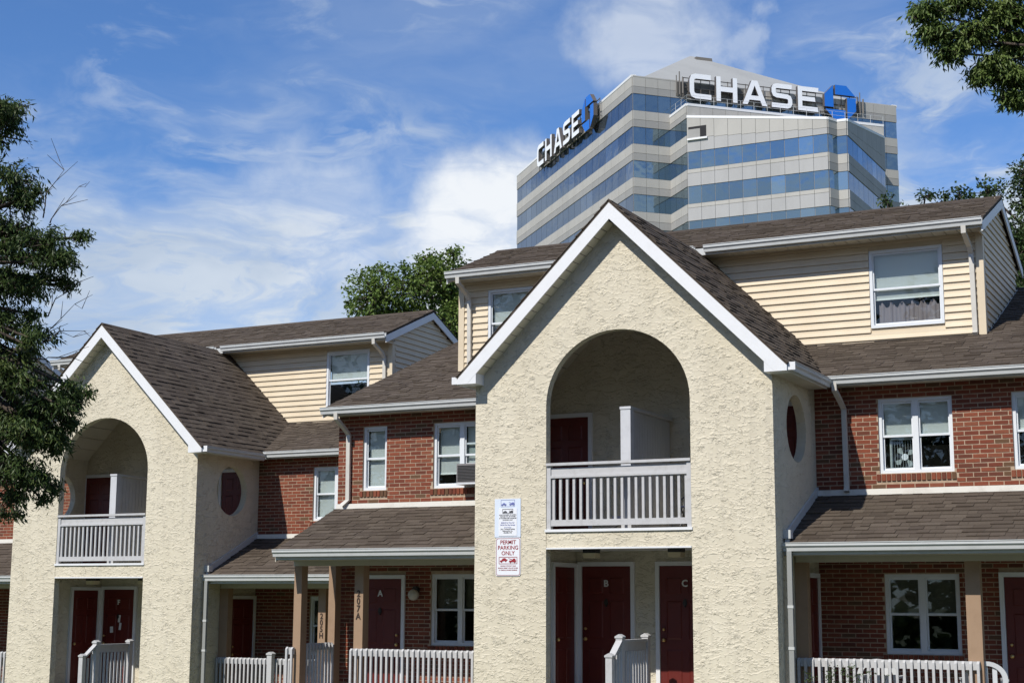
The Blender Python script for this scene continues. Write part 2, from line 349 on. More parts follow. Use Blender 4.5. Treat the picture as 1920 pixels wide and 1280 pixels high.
# ------------------------------------------------------------------ ground
def ground():
    g = MB().box(-1500, 1500, -600, 2500, -ZO-.3, -ZO).build('ground', 'lawn'); g['kind'] = 'structure'
    r = MB().box(-80, 60, -14, 15.5, -ZO+.004-.05, -ZO+.004).build('parking_lot', 'asphalt'); r['kind'] = 'structure'
    p = MB().box(-80, 60, 15.5, 17.2, -ZO-.1, -ZO+.12).build('pavement', 'walk'); p['kind'] = 'structure'
ground()

# ------------------------------------------------------------------ houses
XL, XR, XC, YF = -11.21, -6.45, -8.83, 21.0
RZ, RS, RHS = 5.95, .985, {-1: 2.57, 1: 2.68}           # gable roof: ridge height, slope, half width
MZ0, MY0, MS = 3.36, 22.80, .395        # main roof: eave height and place, slope
GROUND = -ZO
def shingle_field(O, U, V, width, length, keep=None, course=.143, seed=0, over=.012):
    """pieces (centre of lower edge, width, basis, length, thickness) of a shingled slope"""
    rg = random.Random(seed); U = Vector(U).normalized(); V = Vector(V).normalized(); Nn = U.cross(V); O = Vector(O); out = []
    n = int(length/course)
    for i in range(n+1):
        v = i*course; ln = min(course+.03, length-v)
        if ln < .03: continue
        u = -rg.random()*.2
        while u < width:
            w = rg.choice((.13, .17, .2, .24, .3)); a = max(u, 0); b = min(u+w, width); u += w
            if b-a < .02: continue
            if keep and not keep((a+b)/2, v+.07): continue
            th = .013 + rg.choice((0, 0, .007, .012))
            out.append((O+U*((a+b)/2)+V*(v-over*(i == 0)-rg.random()*.004)+Nn*.002, b-a-.003, (U, V, Nn), ln, th))
    return out
def brick_field(x0, x1, z0, z1, Y, holes, seed=0):
    rg = random.Random(seed); out = []; ch = .0677; row = 0; z = z0
    while z+.058 <= z1+.02:
        segs = [(x0, x1)]
        for (a, b, c, d) in holes:
            if c-.012 < z+.05 and d+.012 > z+.012:
                ns = []
                for s0, s1 in segs:
                    if a > s0: ns.append((s0, min(a, s1)))
                    if b < s1: ns.append((max(b, s0), s1))
                ns = [q for q in ns if q[1]-q[0] > .02]; segs = ns
        for s0, s1 in segs:
            st = x0 + (.1065 if row % 2 else 0); k = math.floor((s0-st)/.213)
            u = st + k*.213
            while u < s1:
                a = max(u, s0); b = min(u+.203, s1)
                if b-a > .025: out.append((Vector(((a+b)/2, Y+.009+rg.uniform(-.002, .002), z+.0285+rg.uniform(-.001, .001))), b-a-.004, .0535+rg.uniform(-.002, .001)))
                u += .213
        z += ch; row += 1
    return out
def arch_pts(a, b, zs, zt, n=26):
    c = (a+b)/2; r = (b-a)/2
    return [(c-r*math.cos(math.pi*i/n), zs+(zt-zs)*math.sin(math.pi*i/n)) for i in range(n+1)]
def gable_side(mb, x0, x1, y0, y1, z0, z1, cy, cz, r):
    n = 20
    for s in (-1, 1):
        arc = [(cy+s*r*math.sin(math.pi*i/n), cz-r*math.cos(math.pi*i/n)) for i in range(n+1)]
        ye = y0 if s < 0 else y1
        poly = [(cy, z0), (ye, z0), (ye, z1), (cy, z1)] + arc[::-1]
        mb.prism(poly, 'x', x0, x1)
def window(B, T, x0, x1, z0, z1, Y, lights=2, blinds=None, ac=False, name='window'):
    """double-hung vinyl window in a wall that faces -Y; blinds: share of each light's height that is covered"""
    fw = .05; dx, dy, dz = T
    f = MB(T); y0, y1 = Y+.012, Y+.10
    f.box(x0, x1, y0, y1, z1-fw, z1).box(x0, x1, y0, y1, z0, z0+fw).box(x0, x0+fw, y0+.001, y1, z0+fw, z1-fw).box(x1-fw, x1, y0+.001, y1, z0+fw, z1-fw)
    mw = .085; xs = [(x0+fw, x1-fw)]
    if lights == 2:
        m = (x0+x1)/2; f.box(m-mw/2, m+mw/2, y0+.001, y1, z0+fw, z1-fw); xs = [(x0+fw, m-mw/2), (m+mw/2, x1-fw)]
    wobj = f.build(name, 'vinyl', B)
    zm = (z0+z1)/2
    for i, (a, b) in enumerate(xs):
        lift = .30*(z1-z0) if (ac and i == 1) else 0
        for (c, d, yy) in ((zm-.02, z1-fw, Y+.04), (z0+fw+lift, zm+.02+lift*.55, Y+.062)):
            s = .032; q = MB(T)
            q.box(a, b, yy, yy+.02, d-s, d).box(a, b, yy, yy+.02, c, c+s).box(a, a+s*.7, yy+.001, yy+.02, c+s, d-s).box(b-s*.7, b, yy+.001, yy+.02, c+s, d-s)
            q.build('sash', 'vinyl', wobj)
            MB(T).box(a+s*.7, b-s*.7, yy+.008, yy+.012, c+s, d-s).build('pane', 'glass', wobj)
        cov = (blinds or [.5, .5])[i % len(blinds or [1])]
        if cov > 0:
            zb = z1-fw-(z1-z0-2*fw)*cov; bl = MB(T); z = z1-fw-.02
            while z > zb:
                bl.add([(a+.015, Y+.115, z), (b-.015, Y+.115, z), (b-.015, Y+.128, z-.034), (a+.015, Y+.128, z-.034)], [(0, 1, 2, 3)]); z -= .031
            bl.box(a+.015, b-.015, Y+.112, Y+.135, z-.012, z+.008)
            bl.build('blind', 'blind' if z1 > 1 else 'blind_shaded', wobj, recalc=False)  # ground-floor blinds: brownish, with the porch shade darkened into their colour
    return wobj
def door(B, T, org, ax, w, h, letter=None, knob=1, frame='trim', deadbolt=True):
    """door slab with six raised panels; org = outer lower corner; ax 'y': faces -Y, width along +X; ax 'x': faces +X, width along +Y"""
    ox, oy, oz = org; s = .07
    def P(u0, u1, n0, n1, z0, z1, mb):
        if ax == 'y': mb.box(ox+u0, ox+u1, oy-n1, oy-n0, oz+z0, oz+z1)
        else: mb.box(ox+n0, ox+n1, oy+u0, oy+u1, oz+z0, oz+z1)
    d = MB(T); P(0, w, 0, .025, 0, h, d); dob = d.build('door', 'red', B)
    f = MB(T); P(-s, -.004, 0, .05, 0, h+s, f); P(w+.004, w+s, 0, .05, 0, h+s, f); P(-.004, w+.004, 0, .048, h+.004, h+s, f); f.build('door_frame', frame, dob)
    pw = (w-.33)/2
    bas = (Vector((1, 0, 0)), Vector((0, 1, 0)), Vector((0, 0, 1))) if ax == 'y' else (Vector((0, 1, 0)), Vector((-1, 0, 0)), Vector((0, 0, 1)))
    for (z0, z1) in ((.2, .78), (.93, 1.52), (1.63, 1.87)):
        for c in (.11+pw/2, w-.11-pw/2):
            k = (ox+c, oy-.030, oz+(z0+z1)/2) if ax == 'y' else (ox+.030, oy+c, oz+(z0+z1)/2)
            inst(ME_REDPANEL, 'door_panel', dob, Vector(k)+Vector(T), bas, (pw, .012, z1-z0))
    ku = w-.07 if knob > 0 else .07
    k = MB(T)
    for zz, r in ((.92, .032),) + (((1.08, .024),) if deadbolt else ()):
        if ax == 'y': k.cyl((ox+ku, oy-.02, oz+zz), (ox+ku, oy-.05, oz+zz), r*.55); k.sphere((ox+ku, oy-.062, oz+zz), r, 10)
        else: k.cyl((ox+.02, oy+ku, oz+zz), (ox+.05, oy+ku, oz+zz), r*.55); k.sphere((ox+.062, oy+ku, oz+zz), r, 10)
    k.build('door_knob', 'brass', dob, True)
    if letter:
        put_text('door_letter', letter, .145, dob, Vector((ox+w/2, oy-.034, oz+1.78))+Vector(T), 'letter', .004)
        kn = MB(T); kn.prism([(ox+w/2+.035*math.cos(t), oz+1.5+.05*math.sin(t)-.02*abs(math.cos(t))) for t in [i*math.pi/5 for i in range(10)]], 'y', oy-.045, oy-.03)
        kn.box(ox+w/2-.012, ox+w/2+.012, oy-.05, oy-.03, oz+1.42, oz+1.46).build('door_knocker', 'steel', dob)
    return dob
def gutter_x(B, T, x0, x1, Y, z, drop=.12, w=.11):       # K-style gutter along X, its lip at Y-w
    pr = [(Y, z-drop), (Y-w*.62, z-drop), (Y-w*.7, z-drop*.62), (Y-w*.92, z-drop*.4), (Y-w*.92, z-drop*.12), (Y-w, z-drop*.08), (Y-w, z), (Y-w+.012, z), (Y-w+.012, z-drop*.1), (Y-w*.6, z-drop*.7), (Y-.012, z-drop*.7), (Y-.012, z), (Y, z)]
    return MB(T).prism(pr, 'x', x0, x1).build('gutter', 'alu', B)
def gutter_y(B, T, y0, y1, X, z, s=1, drop=.12, w=.11):
    pr = [(X, z-drop), (X+s*w*.62, z-drop), (X+s*w*.7, z-drop*.62), (X+s*w*.92, z-drop*.4), (X+s*w*.92, z-drop*.12), (X+s*w, z-drop*.08), (X+s*w, z), (X+s*(w-.012), z), (X+s*(w-.012), z-drop*.1), (X+s*w*.6, z-drop*.7), (X+s*.012, z-drop*.7), (X+s*.012, z), (X, z)]
    return MB(T).prism(pr, 'y', y0, y1).build('gutter', 'alu', B)
def soffit_row(B, T, kind, a0, a1, step, fn, name='soffit'):
    """a soffit made of separate panels; fn(a,b) gives the eight corners of the panel that runs from a to b"""
    back = MB(T).hexa(fn(a0, a1, .012)).build(name, 'dark', B)
    n = max(1, round((a1-a0)/step)); st = (a1-a0)/n
    for i in range(n): MB(T).hexa(fn(a0+i*st+.006, a0+(i+1)*st-.006, 0)).build('soffit_panel', 'soffit', back)
def picket_rail(B, T, x0, x1, Y, zt, zb, step=.097, name='porch_railing', ax='x'):
    r = MB(T)
    if ax == 'x': r.box(x0, x1, Y, Y+.038, zt-.12, zt-.005).box(x0, x1, Y+.001, Y+.037, zb+.08, zb+.17)
    else: r.box(Y, Y+.038, x0, x1, zt-.12, zt-.005).box(Y+.001, Y+.037, x0, x1, zb+.08, zb+.17)
    ro = r.build(name, 'wood', B)
    n = int((x1-x0)/step)
    for i in range(n+1):
        u = x0+.02+(x1-x0-.04)*i/n
        loc = (u, Y-.021, zb) if ax == 'x' else (Y+.06, u, zb)
        bas = None if ax == 'x' else (Vector((0, 1, 0)), Vector((-1, 0, 0)), Vector((0, 0, 1)))
        inst(ME_PICKET, 'picket', ro, Vector(loc)+Vector(T), bas, (.036, .036, zt-zb+random.uniform(-.004, .004)))
    return ro
def cap_post(mb, x, y, z0, z1, w=.1):
    mb.box(x-w/2, x+w/2, y-w/2, y+w/2, z0, z1-.05)
    mb.prism([(x-w*.62, z1-.05), (x+w*.62, z1-.05), (x+w*.62, z1-.025), (x, z1+.008), (x-w*.62, z1-.025)], 'y', y-w*.62, y+w*.62)
def downspout(B, T, pts, w=.075, h=.055): return MB(T).sweep(pts, w, h).build('downspout', 'pipe', B)

def house(T, label, c):
    """one three-storey unit: stucco gable bay, brick wings with porches, sided upper storey"""
    T = Vector(T); YB = c.get('YB', 23.16); full = c.get('full', True)
    B = thing('apartment_building', Vector((XC, 25, GROUND-T.z)) + T, label, 'building', 'row of stucco and brick apartment buildings')
    gnd = GROUND - T.z - .05
    X0, X1 = -15.13, -2.33
    DX0, DX1 = -13.70, c.get('DX1', -4.14); DY = 25.0; DE = 5.93; DRY, DRZ, DS = 26.62, 6.86, .41
    bricks = []; shing = []
    # --- stucco bay: front wall with the arch, side walls with the round openings
    oL, oR = -10.0, -7.69
    g = MB(T); arch = arch_pts(oL, oR, 2.93, 4.03)
    zt = RZ-.26
    g.prism([(XL, gnd), (oL, gnd)] + arch + [(oR, gnd), (XR, gnd), (XR, 3.30), (XR, zt-RS*(XR-XC)), (XC, zt), (XL, zt-RS*(XC-XL)), (XL, 3.30)], 'y', YF, YF+.15)
    g.build('gable_wall', 'stucco', B)
    for x0, x1 in ((XR-.14, XR-.001), (XL+.001, XL+.14)):
        sd = MB(T); gable_side(sd, x0, x1, YF+.15, YB+.1, gnd, 3.45, 22.15, 2.54, .5); sd.build('side_wall', 'stucco', B)
    MB(T).box(oL+.003, oR-.003, YF+.006, YF+.15, .80, 1.03).build('balcony_band', 'stucco', B)
    MB(T).box(oL-.015, oR+.015, YF-.02, YF+.04, 1.03, 1.07).build('balcony_sill', 'trim', B)
    MB(T).box(oL+.004, oR-.004, YF-.012, YF+.05, .776, .80).build('lintel_strip', 'trim', B)
    MB(T).box(XL+.14, XR-.14, YF+.15, YB, .84, 1.0).build('balcony_floor', 'cream', B)
    bw = MB(T); bz = RZ-.34
    bw.prism([(XL+.14, .84), (XR-.14, .84), (XR-.14, bz-RS*(XR-.14-XC)), (XC, bz), (XL+.14, bz-RS*(XC-XL-.14))], 'y', YB-.06, YB+.05); bw.build('balcony_back_wall', 'stucco', B)
    def ceil(s):
        def fn(a, b, dz):
            xa, xb = XC+s*a, XC+s*b; za, zb = RZ-.36+dz-RS*a, RZ-.36+dz-RS*b
            return [(xa, YF+.15, za), (xb, YF+.15, zb), (xb, YB-.06, zb), (xa, YB-.06, za), (xa, YF+.15, za+.01), (xb, YF+.15, zb+.01), (xb, YB-.06, zb+.01), (xa, YB-.06, za+.01)]
        return fn
    for s in (-1, 1): soffit_row(B, T, '', 0, 2.24, .22, ceil(s), 'balcony_ceiling')
    door(B, T, (-11.08+.02, YB-.06, 1.0), 'y', .84, 2.0, knob=1); door(B, T, (-7.34, YB-.06, 1.0), 'y', .70, 2.0, knob=-1)
    # divider between the two balconies
    dv = MB(T).box(XC-.02, XC+.02, YF+.45, YB-.08, 1.04, 2.80).build('balcony_divider', 'wood', B)
    MB(T).box(XC-.08, XC+.08, YF+.31, YF+.45, 1.0, 2.86).build('divider_post', 'divider', dv)
    MB(T).box(XC-.09, XC+.09, YF+.30, YB-.08, 2.861, 2.90).build('divider_cap', 'divider', dv)
    n = 15
    for i in range(n):
        y = YF+.46+(YB-.09-YF-.46)*(i+.5)/n
        inst(ME_PLANK, 'plank', dv, Vector((XC+.028, y, 1.94))+T, None, (.016, (YB-.09-YF-.46)/n-.008, 1.80))
    # balcony railing
    rl = MB(T); ry = YF+.03
    rl.box(oL+.005, oR-.005, ry-.05, ry+.09, 2.02, 2.06).box(oL+.07, oR-.07, ry+.0, ry+.04, 1.87, 1.985).box(oL+.07, oR-.07, ry-.02, ry+.035, 1.835, 1.87).box(oL+.07, oR-.07, ry-.012, ry+.035, 1.12, 1.21)
    rl.box(oL+.005, oL+.07, ry-.02, ry+.06, 1.071, 2.018).box(oR-.07, oR-.005, ry-.02, ry+.06, 1.071, 2.018)
    ro = rl.build('balcony_railing', 'wood', B)
    for i in range(20):
        inst(ME_BAL, 'baluster', ro, Vector((oL+.11+(oR-oL-.2)*i/19, ry+.022, 1.53))+T, None, (.040, .038, .66))
    # --- entrance recess below the balcony
    fz = -1.49; vy = 22.75; vl, vr = -10.30, -7.40
    v = MB(T); v.box(vl-.1, vl, YF+.15, vy, fz, .84).box(vr, vr+.1, YF+.15, vy, fz, .84).box(vl-.1, vr+.1, vy, vy+.12, fz, .84); v.build('entrance_wall', 'stucco', B)
    MB(T).box(vl+.002, vr-.002, YF+.155, vy-.002, fz-.12, fz).box(oL+.002, oR-.002, YF+.005, YF+.15, fz-.12, fz).build('entrance_floor', 'walk', B)
    MB(T).box(vl+.002, vr-.002, YF+.152, vy-.002, .80, .835).build('entrance_ceiling', 'trim', B)
    st = MB(T)
    for i in range(3): st.box(oL+.1, oR-.1, YF-.3*(i+1), YF-.3*i+.004, gnd, fz-.12-.12*(i)-.02)
    st.build('entrance_steps', 'walk', B)
    door(B, T, (-10.18, vy, fz), 'y', .83, 2.05, c['letters'][0], knob=-1); door(B, T, (-8.86, vy, fz), 'y', .83, 2.05, c['letters'][1], knob=-1)
    door(B, T, (vl, 21.87, fz), 'x', .76, 2.03, knob=-1, deadbolt=False)
    for lx in (-9.53, -8.16):
        lm = MB(T).box(lx-.10, lx+.10, 21.52, 21.72, .735, .80).build('ceiling_lamp', 'black', B); MB(T).box(lx-.095, lx+.095, 21.525, 21.715, .66, .734).build('lamp_shade', 'lampglass', lm)
    # stair rail between the two front doors
    sr = MB(T); rx = XC+.02
    cap_post(sr, rx, 22.0, fz, -.46); cap_post(sr, rx, 21.0, fz, -.46); cap_post(sr, rx, 20.62, gnd, -.72)
    sr.box(rx-.045, rx+.045, 21.05, 21.95, -.575, -.535).box(rx-.02, rx+.02, 21.05, 21.95, -.70, -.575)
    sr.hexa([(rx-.05, 20.66, -.80), (rx+.05, 20.66, -.80), (rx+.05, 20.96, -.58), (rx-.05, 20.96, -.58), (rx-.05, 20.66, -.76), (rx+.05, 20.66, -.76), (rx+.05, 20.96, -.54), (rx-.05, 20.96, -.54)])
    sro = sr.build('stair_railing', 'wood', B)
    for i in range(8): inst(ME_BAL, 'baluster', sro, Vector((rx+.03, 21.12+.105*i, -1.05))+T, None, (.034, .034, .7))
    for i in range(2): inst(ME_BAL, 'baluster', sro, Vector((rx+.03, 20.75+.11*i, -1.15+.08*i))+T, None, (.034, .034, .7))
    # --- gable roof of the bay
    yr0, yr1 = YF-.28, DY-.02
    for s in (-1, 1):
        RH = RHS[s]; rf = MB(T); xe = XC+s*RH; ze = RZ-RS*RH
        rf.hexa([(XC, yr0, RZ-.03), (xe, yr0, ze-.03), (xe, yr1, ze-.03), (XC, yr1, RZ-.03), (XC, yr0, RZ), (xe, yr0, ze), (xe, yr1, ze), (XC, yr1, RZ)])
        rob = rf.build('gable_roof', 'shingle', B)
        if s > 0: O, U = Vector((xe, yr0-.015, ze)), Vector((0, 1, 0)); 
        else: O, U = Vector((xe, yr1, ze)), Vector((0, -1, 0))
        V = Vector((-s, 0, RS)); Lg = RH*math.hypot(1, RS)
        def keep(u, v, s=s):
            y = (yr0+u) if s > 0 else (yr1-u); z = ze+v/math.hypot(1, RS)*RS
            return z > MZ0+MS*(y-MY0)-.12 or y < MY0
        shing += [(q, 'g') for q in shingle_field(O+T, U, V, yr1-yr0+.015, Lg, keep, seed=5+s)]
        # rake board, drip edge, rake soffit and return box
        h0, h1 = .035, .285
        xk = XC+s*(RH-(h1-.11)/RS)
        rk = MB(T).prism([(XC, RZ-h1), (xk, ze-.11), (xe, ze-.11), (xe, ze-h0), (XC, RZ-h0)], 'y', yr0+.004, yr0+.03)
        rk.build('rake_board', 'trim', B)
        def fn(a, b, dz, s=s):
            xa, xb = XC+s*a, XC+s*b; za, zb = RZ-.275+dz-RS*a, RZ-.275+dz-RS*b
            return [(xa, yr0+.032, za), (xb, yr0+.032, zb), (xb, YF-.002, zb), (xa, YF-.002, za), (xa, yr0+.032, za+.01), (xb, yr0+.032, zb+.01), (xb, YF-.002, zb+.01), (xa, YF-.002, za+.01)]
        soffit_row(B, T, '', .03, RH-.32, .115, fn, 'rake_soffit')
        xi = XC+s*(RH-.33)
        MB(T).prism([(xi, ze-.112), (xe-s*.002, ze-.112), (xe-s*.002, ze-.04), (xi, ze-.02+RS*.33-.24)], 'y', yr0+.0315, YF-.004).build('rake_return', 'trim', B)
        MB(T).prism([(xi, ze-.111), (xk, ze-.111), (xi, ze-.111+RS*abs(xk-xi))], 'y', yr0+.006, yr0+.031).build('rake_return_face', 'trim', B)
        # side soffit, fascia and gutter
        def fs(a, b, dz, s=s):
            xa, xb = (XR, xe-.02) if s > 0 else (xe+.02, XL); z = ze-.105+dz
            return [(xa, a, z), (xb, a, z), (xb, b, z), (xa, b, z), (xa, a, z+.01), (xb, a, z+.01), (xb, b, z+.01), (xa, b, z+.01)]
        soffit_row(B, T, '', YF, MY0+.04, .3, fs, 'eave_soffit')
        MB(T).box(min(xe-s*.02, xe), max(xe-s*.02, xe), YF-.004+.002, MY0, ze-.115, ze-.012).build('fascia', 'trim', B)
        gutter_y(B, T, yr0+.05, MY0-.06, xe, ze+.015, s)
        e = MB(T); e.box(min(xe, xe+s*.11), max(xe, xe+s*.11), yr0+.04, yr0+.049, ze-.1, ze+.012).build('gutter_end', 'trim', B)
    MB(T).prism([(XC-.1, RZ-.085), (XC, RZ+.022), (XC+.1, RZ-.085), (XC, RZ+.004)], 'y', yr0-.01, yr1).build('ridge_cap', 'shingle', B)
    # --- main roof, front and back slope
    rx0, rx1 = X0-.12, X1
    MY1 = 28.6; MZ1 = MZ0+MS*(MY1-MY0)
    m = MB(T); zk = MZ0+MS*(YB+.05-MY0)
    for (xa, xb, ya, yb, za, zb) in ((rx0, XL, MY0, YB+.05, MZ0, zk), (XR, rx1, MY0, YB+.05, MZ0, zk), (rx0, rx1, YB+.05, MY1, zk, MZ1)):
        m.hexa([(xa, ya, za-.04), (xb, ya, za-.04), (xb, yb, zb-.04), (xa, yb, zb-.04), (xa, ya, za), (xb, ya, za), (xb, yb, zb), (xa, yb, zb)])
    m.hexa([(rx0, MY1, MZ1-.04), (rx1, MY1, MZ1-.04), (rx1, 34.4, MZ0-.04), (rx0, 34.4, MZ0-.04), (rx0, MY1, MZ1), (rx1, MY1, MZ1), (rx1, 34.4, MZ0), (rx0, 34.4, MZ0)])
    mro = m.build('main_roof', 'shingle', B)
    def keepm(u, v):
        x = rx0+u; y = MY0+v/math.hypot(1, MS); z = MZ0+MS*(y-MY0)
        if -RHS[-1] < x-XC < RHS[1] and RZ-RS*abs(x-XC) > z+.06: return False
        if XL < x < XR and y < YB+.05: return False
        if DX0+.1 < x < DX1-.1 and y > DY+.1: return False
        return True
    shing += [(q, 'm') for q in shingle_field(Vector((rx0, MY0, MZ0))+T, (1, 0, 0), (0, 1, MS), rx1-rx0, (MY1-MY0)*math.hypot(1, MS), keepm, seed=21)]
    MB(T).hexa([(rx0-.002, MY0, MZ0-.16), (rx0+.02, MY0, MZ0-.16), (rx0+.02, MY1, MZ1-.16), (rx0-.002, MY1, MZ1-.16), (rx0-.002, MY0, MZ0-.005), (rx0+.02, MY0, MZ0-.005), (rx0+.02, MY1, MZ1-.005), (rx0-.002, MY1, MZ1-.005)]).build('rake_board', 'trim', B)
    for a, b in ((XC+RHS[1], rx1), (rx0, XC-RHS[-1])):
        def fe(p, q, dz):
            return [(p, MY0+.01, MZ0-.11+dz), (q, MY0+.01, MZ0-.11+dz), (q, YB, MZ0-.11+dz), (p, YB, MZ0-.11+dz), (p, MY0+.01, MZ0-.10+dz), (q, MY0+.01, MZ0-.10+dz), (q, YB, MZ0-.10+dz), (p, YB, MZ0-.10+dz)]
        soffit_row(B, T, '', a, b, .6, fe, 'eave_soffit')
        MB(T).box(a, b, MY0-.002, MY0+.009, MZ0-.13, MZ0-.02).build('fascia', 'alu', B)
        gutter_x(B, T, a + (.045 if a > XC else 0), b - (.045 if a < XC else 0), MY0-.003, MZ0+.015)
    # --- third storey: sided walls, gable ends and roof
    core = MB(T); core.box(DX0+.02, DX1-.02, DY+.05, 28.2, 4.0, DE); core.prism([(DY+.05, DE), (28.2, DE), (DRY, DRZ-.1)], 'x', DX0+.02, DX1-.02)
    dw = c['dwins']
    core2 = MB(T)                                  # wall backing with holes left for the windows
    xs = [DX0+.01]
    for (a, b, z0, z1) in sorted(dw): xs += [a, b]
    xs += [DX1-.01]
    for i in range(0, len(xs), 2): core2.box(xs[i], xs[i+1], DY+.012, DY+.06, 3.9, DE)
    for (a, b, z0, z1) in dw: core2.box(a, b, DY+.013, DY+.06, 3.9, z0).box(a, b, DY+.013, DY+.06, z1, DE)
    so = core2.build('siding_wall', 'siding', B)
    h = .122; z = 4.02; k = 0
    def board(x0, x1, z):
        MB(T).prism([(DY+.012, z), (DY-.024, z), (DY-.026, z+.008), (DY-.018, z+.055), (DY-.008, z+.066), (DY-.004, z+h-.004), (DY+.012, z+h-.004)], 'x', x0, x1).build('siding_board', 'siding', so)
    while z < DE-.03:
        cuts = [DX0+.11, DX1-.11]
        for (a, b, z0, z1) in dw:
            if z0-.03 < z+h*.6 and z1+.02 > z+h*.4: cuts += [a-.008, b+.008]
        cuts = sorted(cuts)
        for i in range(0, len(cuts), 2): board(cuts[i], cuts[i+1], z)
        z += h
    MB(T).box(DX1-.105, DX1+.012, DY-.032, DY+.1, 4.0, DE-.02).build('corner_board', 'siding', B); MB(T).box(DX0-.012, DX0+.105, DY-.032, DY+.1, 4.0, DE-.02).build('corner_board', 'siding', B)
    for X, s in ((DX1, 1), (DX0, -1)):
        ge = MB(T).prism([(DY+.04, 3.9), (28.3, 3.9), (28.3, DE), (DRY, DE+(DRY-DY)*DS+.02), (DY+.04, DE)], 'x', X-s*.05, X-s*.004).build('gable_end_wall', 'siding', B)
        z = 4.02
        while z < DRZ-.12:
            zz = z+h*.5
            ya = DY+.1 if zz < DE-.03 else DRY-(DRZ-.16-zz)/DS; yb = min(28.3, 2*DRY-DY) if zz < DE-.03 else DRY+(DRZ-.16-zz)/DS
            if full and s > 0 or s > 0:
                MB(T).prism([(X-.004, z), (X+.024, z), (X+.026, z+.008), (X+.018, z+.055), (X+.008, z+.066), (X+.004, z+h-.004), (X-.004, z+h-.004)], 'y', ya, yb).build('siding_board', 'siding', ge)
            z += h
        MB(T).hexa([(X+s*.02, DY+.1, 4.2+.03), (X+s*.03, DY+.1, 4.2+.03), (X+s*.03, 28.3, 4.2+3.2*MS+.03), (X+s*.02, 28.3, 4.2+3.2*MS+.03), (X+s*.02, DY+.1, 4.2+.09), (X+s*.03, DY+.1, 4.2+.09), (X+s*.03, 28.3, 4.2+3.2*MS+.09), (X+s*.02, 28.3, 4.2+3.2*MS+.09)]).build('roof_flashing', 'alu', B)
    ye0 = DY-.42; ze0 = DRZ-DS*(DRY-ye0); ex0, ex1 = DX0-.06, DX1+.09
    d = MB(T)
    for s in (-1, 1):
        ye = DRY+s*(DRY-ye0)
        d.hexa([(ex0, DRY, DRZ-.04), (ex1, DRY, DRZ-.04), (ex1, ye, ze0-.04), (ex0, ye, ze0-.04), (ex0, DRY, DRZ), (ex1, DRY, DRZ), (ex1, ye, ze0), (ex0, ye, ze0)])
        for X in (ex0+.012, ex1-.012):
            MB(T).hexa([(X-.012, DRY, DRZ-.2), (X+.012, DRY, DRZ-.2), (X+.012, ye, ze0-.2), (X-.012, ye, ze0-.2), (X-.012, DRY, DRZ-.022), (X+.012, DRY, DRZ-.022), (X+.012, ye, ze0-.022), (X-.012, ye, ze0-.022)]).build('rake_board', 'trim', B)
    d.build('upper_roof', 'shingle', B)
    shing += [(q, 'd') for q in shingle_field(Vector((ex0, ye0, ze0))+T, (1, 0, 0), (0, 1, DS), ex1-ex0, (DRY-ye0)*math.hypot(1, DS), None, seed=33)]
    MB(T).prism([(DRY-.12, DRZ-.035), (DRY, DRZ+.03), (DRY+.12, DRZ-.035), (DRY, DRZ+.006)], 'x', ex0, ex1).build('ridge_cap', 'shingle', B)
    def fd(p, q, dz):
        return [(p, ye0+.01, ze0-.12+dz), (q, ye0+.01, ze0-.12+dz), (q, DY+.01, ze0-.12+dz), (p, DY+.01, ze0-.12+dz), (p, ye0+.01, ze0-.11+dz), (q, ye0+.01, ze0-.11+dz), (q, DY+.01, ze0-.11+dz), (p, DY+.01, ze0-.11+dz)]
    soffit_row(B, T, '', ex0+.03, ex1-.03, .2, fd, 'eave_soffit')
    MB(T).box(ex0+.025, ex1-.025, ye0-.002, ye0+.009, ze0-.14, ze0-.02).build('fascia', 'alu', B)
    # gutter stops where the bay roof comes through
    cut = max(0, (RZ-ze0+.1)/RS)
    gutter_x(B, T, XC+cut+.12, ex1-.0, ye0-.003, ze0+.015); gutter_x(B, T, ex0, XC-cut-.0, ye0-.003, ze0+.015)
    for (a, b, z0, z1), bl in zip(dw, c['dblinds']): window(B, T, a, b, z0, z1, DY-.03, 1, [bl])
    for px in (DX1-.20, DX0+.2):
        downspout(B, T, [(px, ye0-.05, ze0-.10), (px, ye0-.05, ze0-.20), (px+.02, DY-.16, ze0-.36), (px+.03, DY-.055, ze0-.48), (px+.04, DY-.055, 4.28), (px+.04, DY-.10, 4.24)])
    # --- brick wings
    fl = -1.65
    for wi, (a, b, wins, gw, dr) in enumerate(c['wings']):
        holes = [(w[0], w[1], w[2], w[3]) for w in wins] + [(w[0], w[1], w[2], w[3]) for w in gw] + [(q[0]-.07, q[1]+.07, fl, q[2]+.07) for q in dr]
        # mortar wall behind the bricks, cut round the openings
        edges = sorted(set([a, b] + [q for hh in holes for q in hh[:2]])); wl = MB(T)
        for i in range(len(edges)-1):
            x0, x1 = edges[i], edges[i+1]
            if x1-x0 < .003: continue
            zs = sorted([(hh[2], hh[3]) for hh in holes if hh[0] <= x0+1e-6 and hh[1] >= x1-1e-6]); z = gnd
            for z0, z1 in zs:
                if z0 > z: wl.box(x0, x1, YB, YB+.2, z, z0)
                z = max(z, z1)
            wl.box(x0, x1, YB, YB+.2, z, 3.32)
        wob = wl.build('brick_wall', 'mortar', B)
        sills = [(w[0]-.05, w[1]+.03, w[2]-.115, w[2]) for w in wins+gw]
        bf = brick_field(a, b, 1.70, 3.30, YB, holes+sills, 3+wi) + brick_field(a, b, fl, .85, YB, holes+sills, 9+wi)
        bricks += [(p+T, w, hh, wob) for p, w, hh in bf]
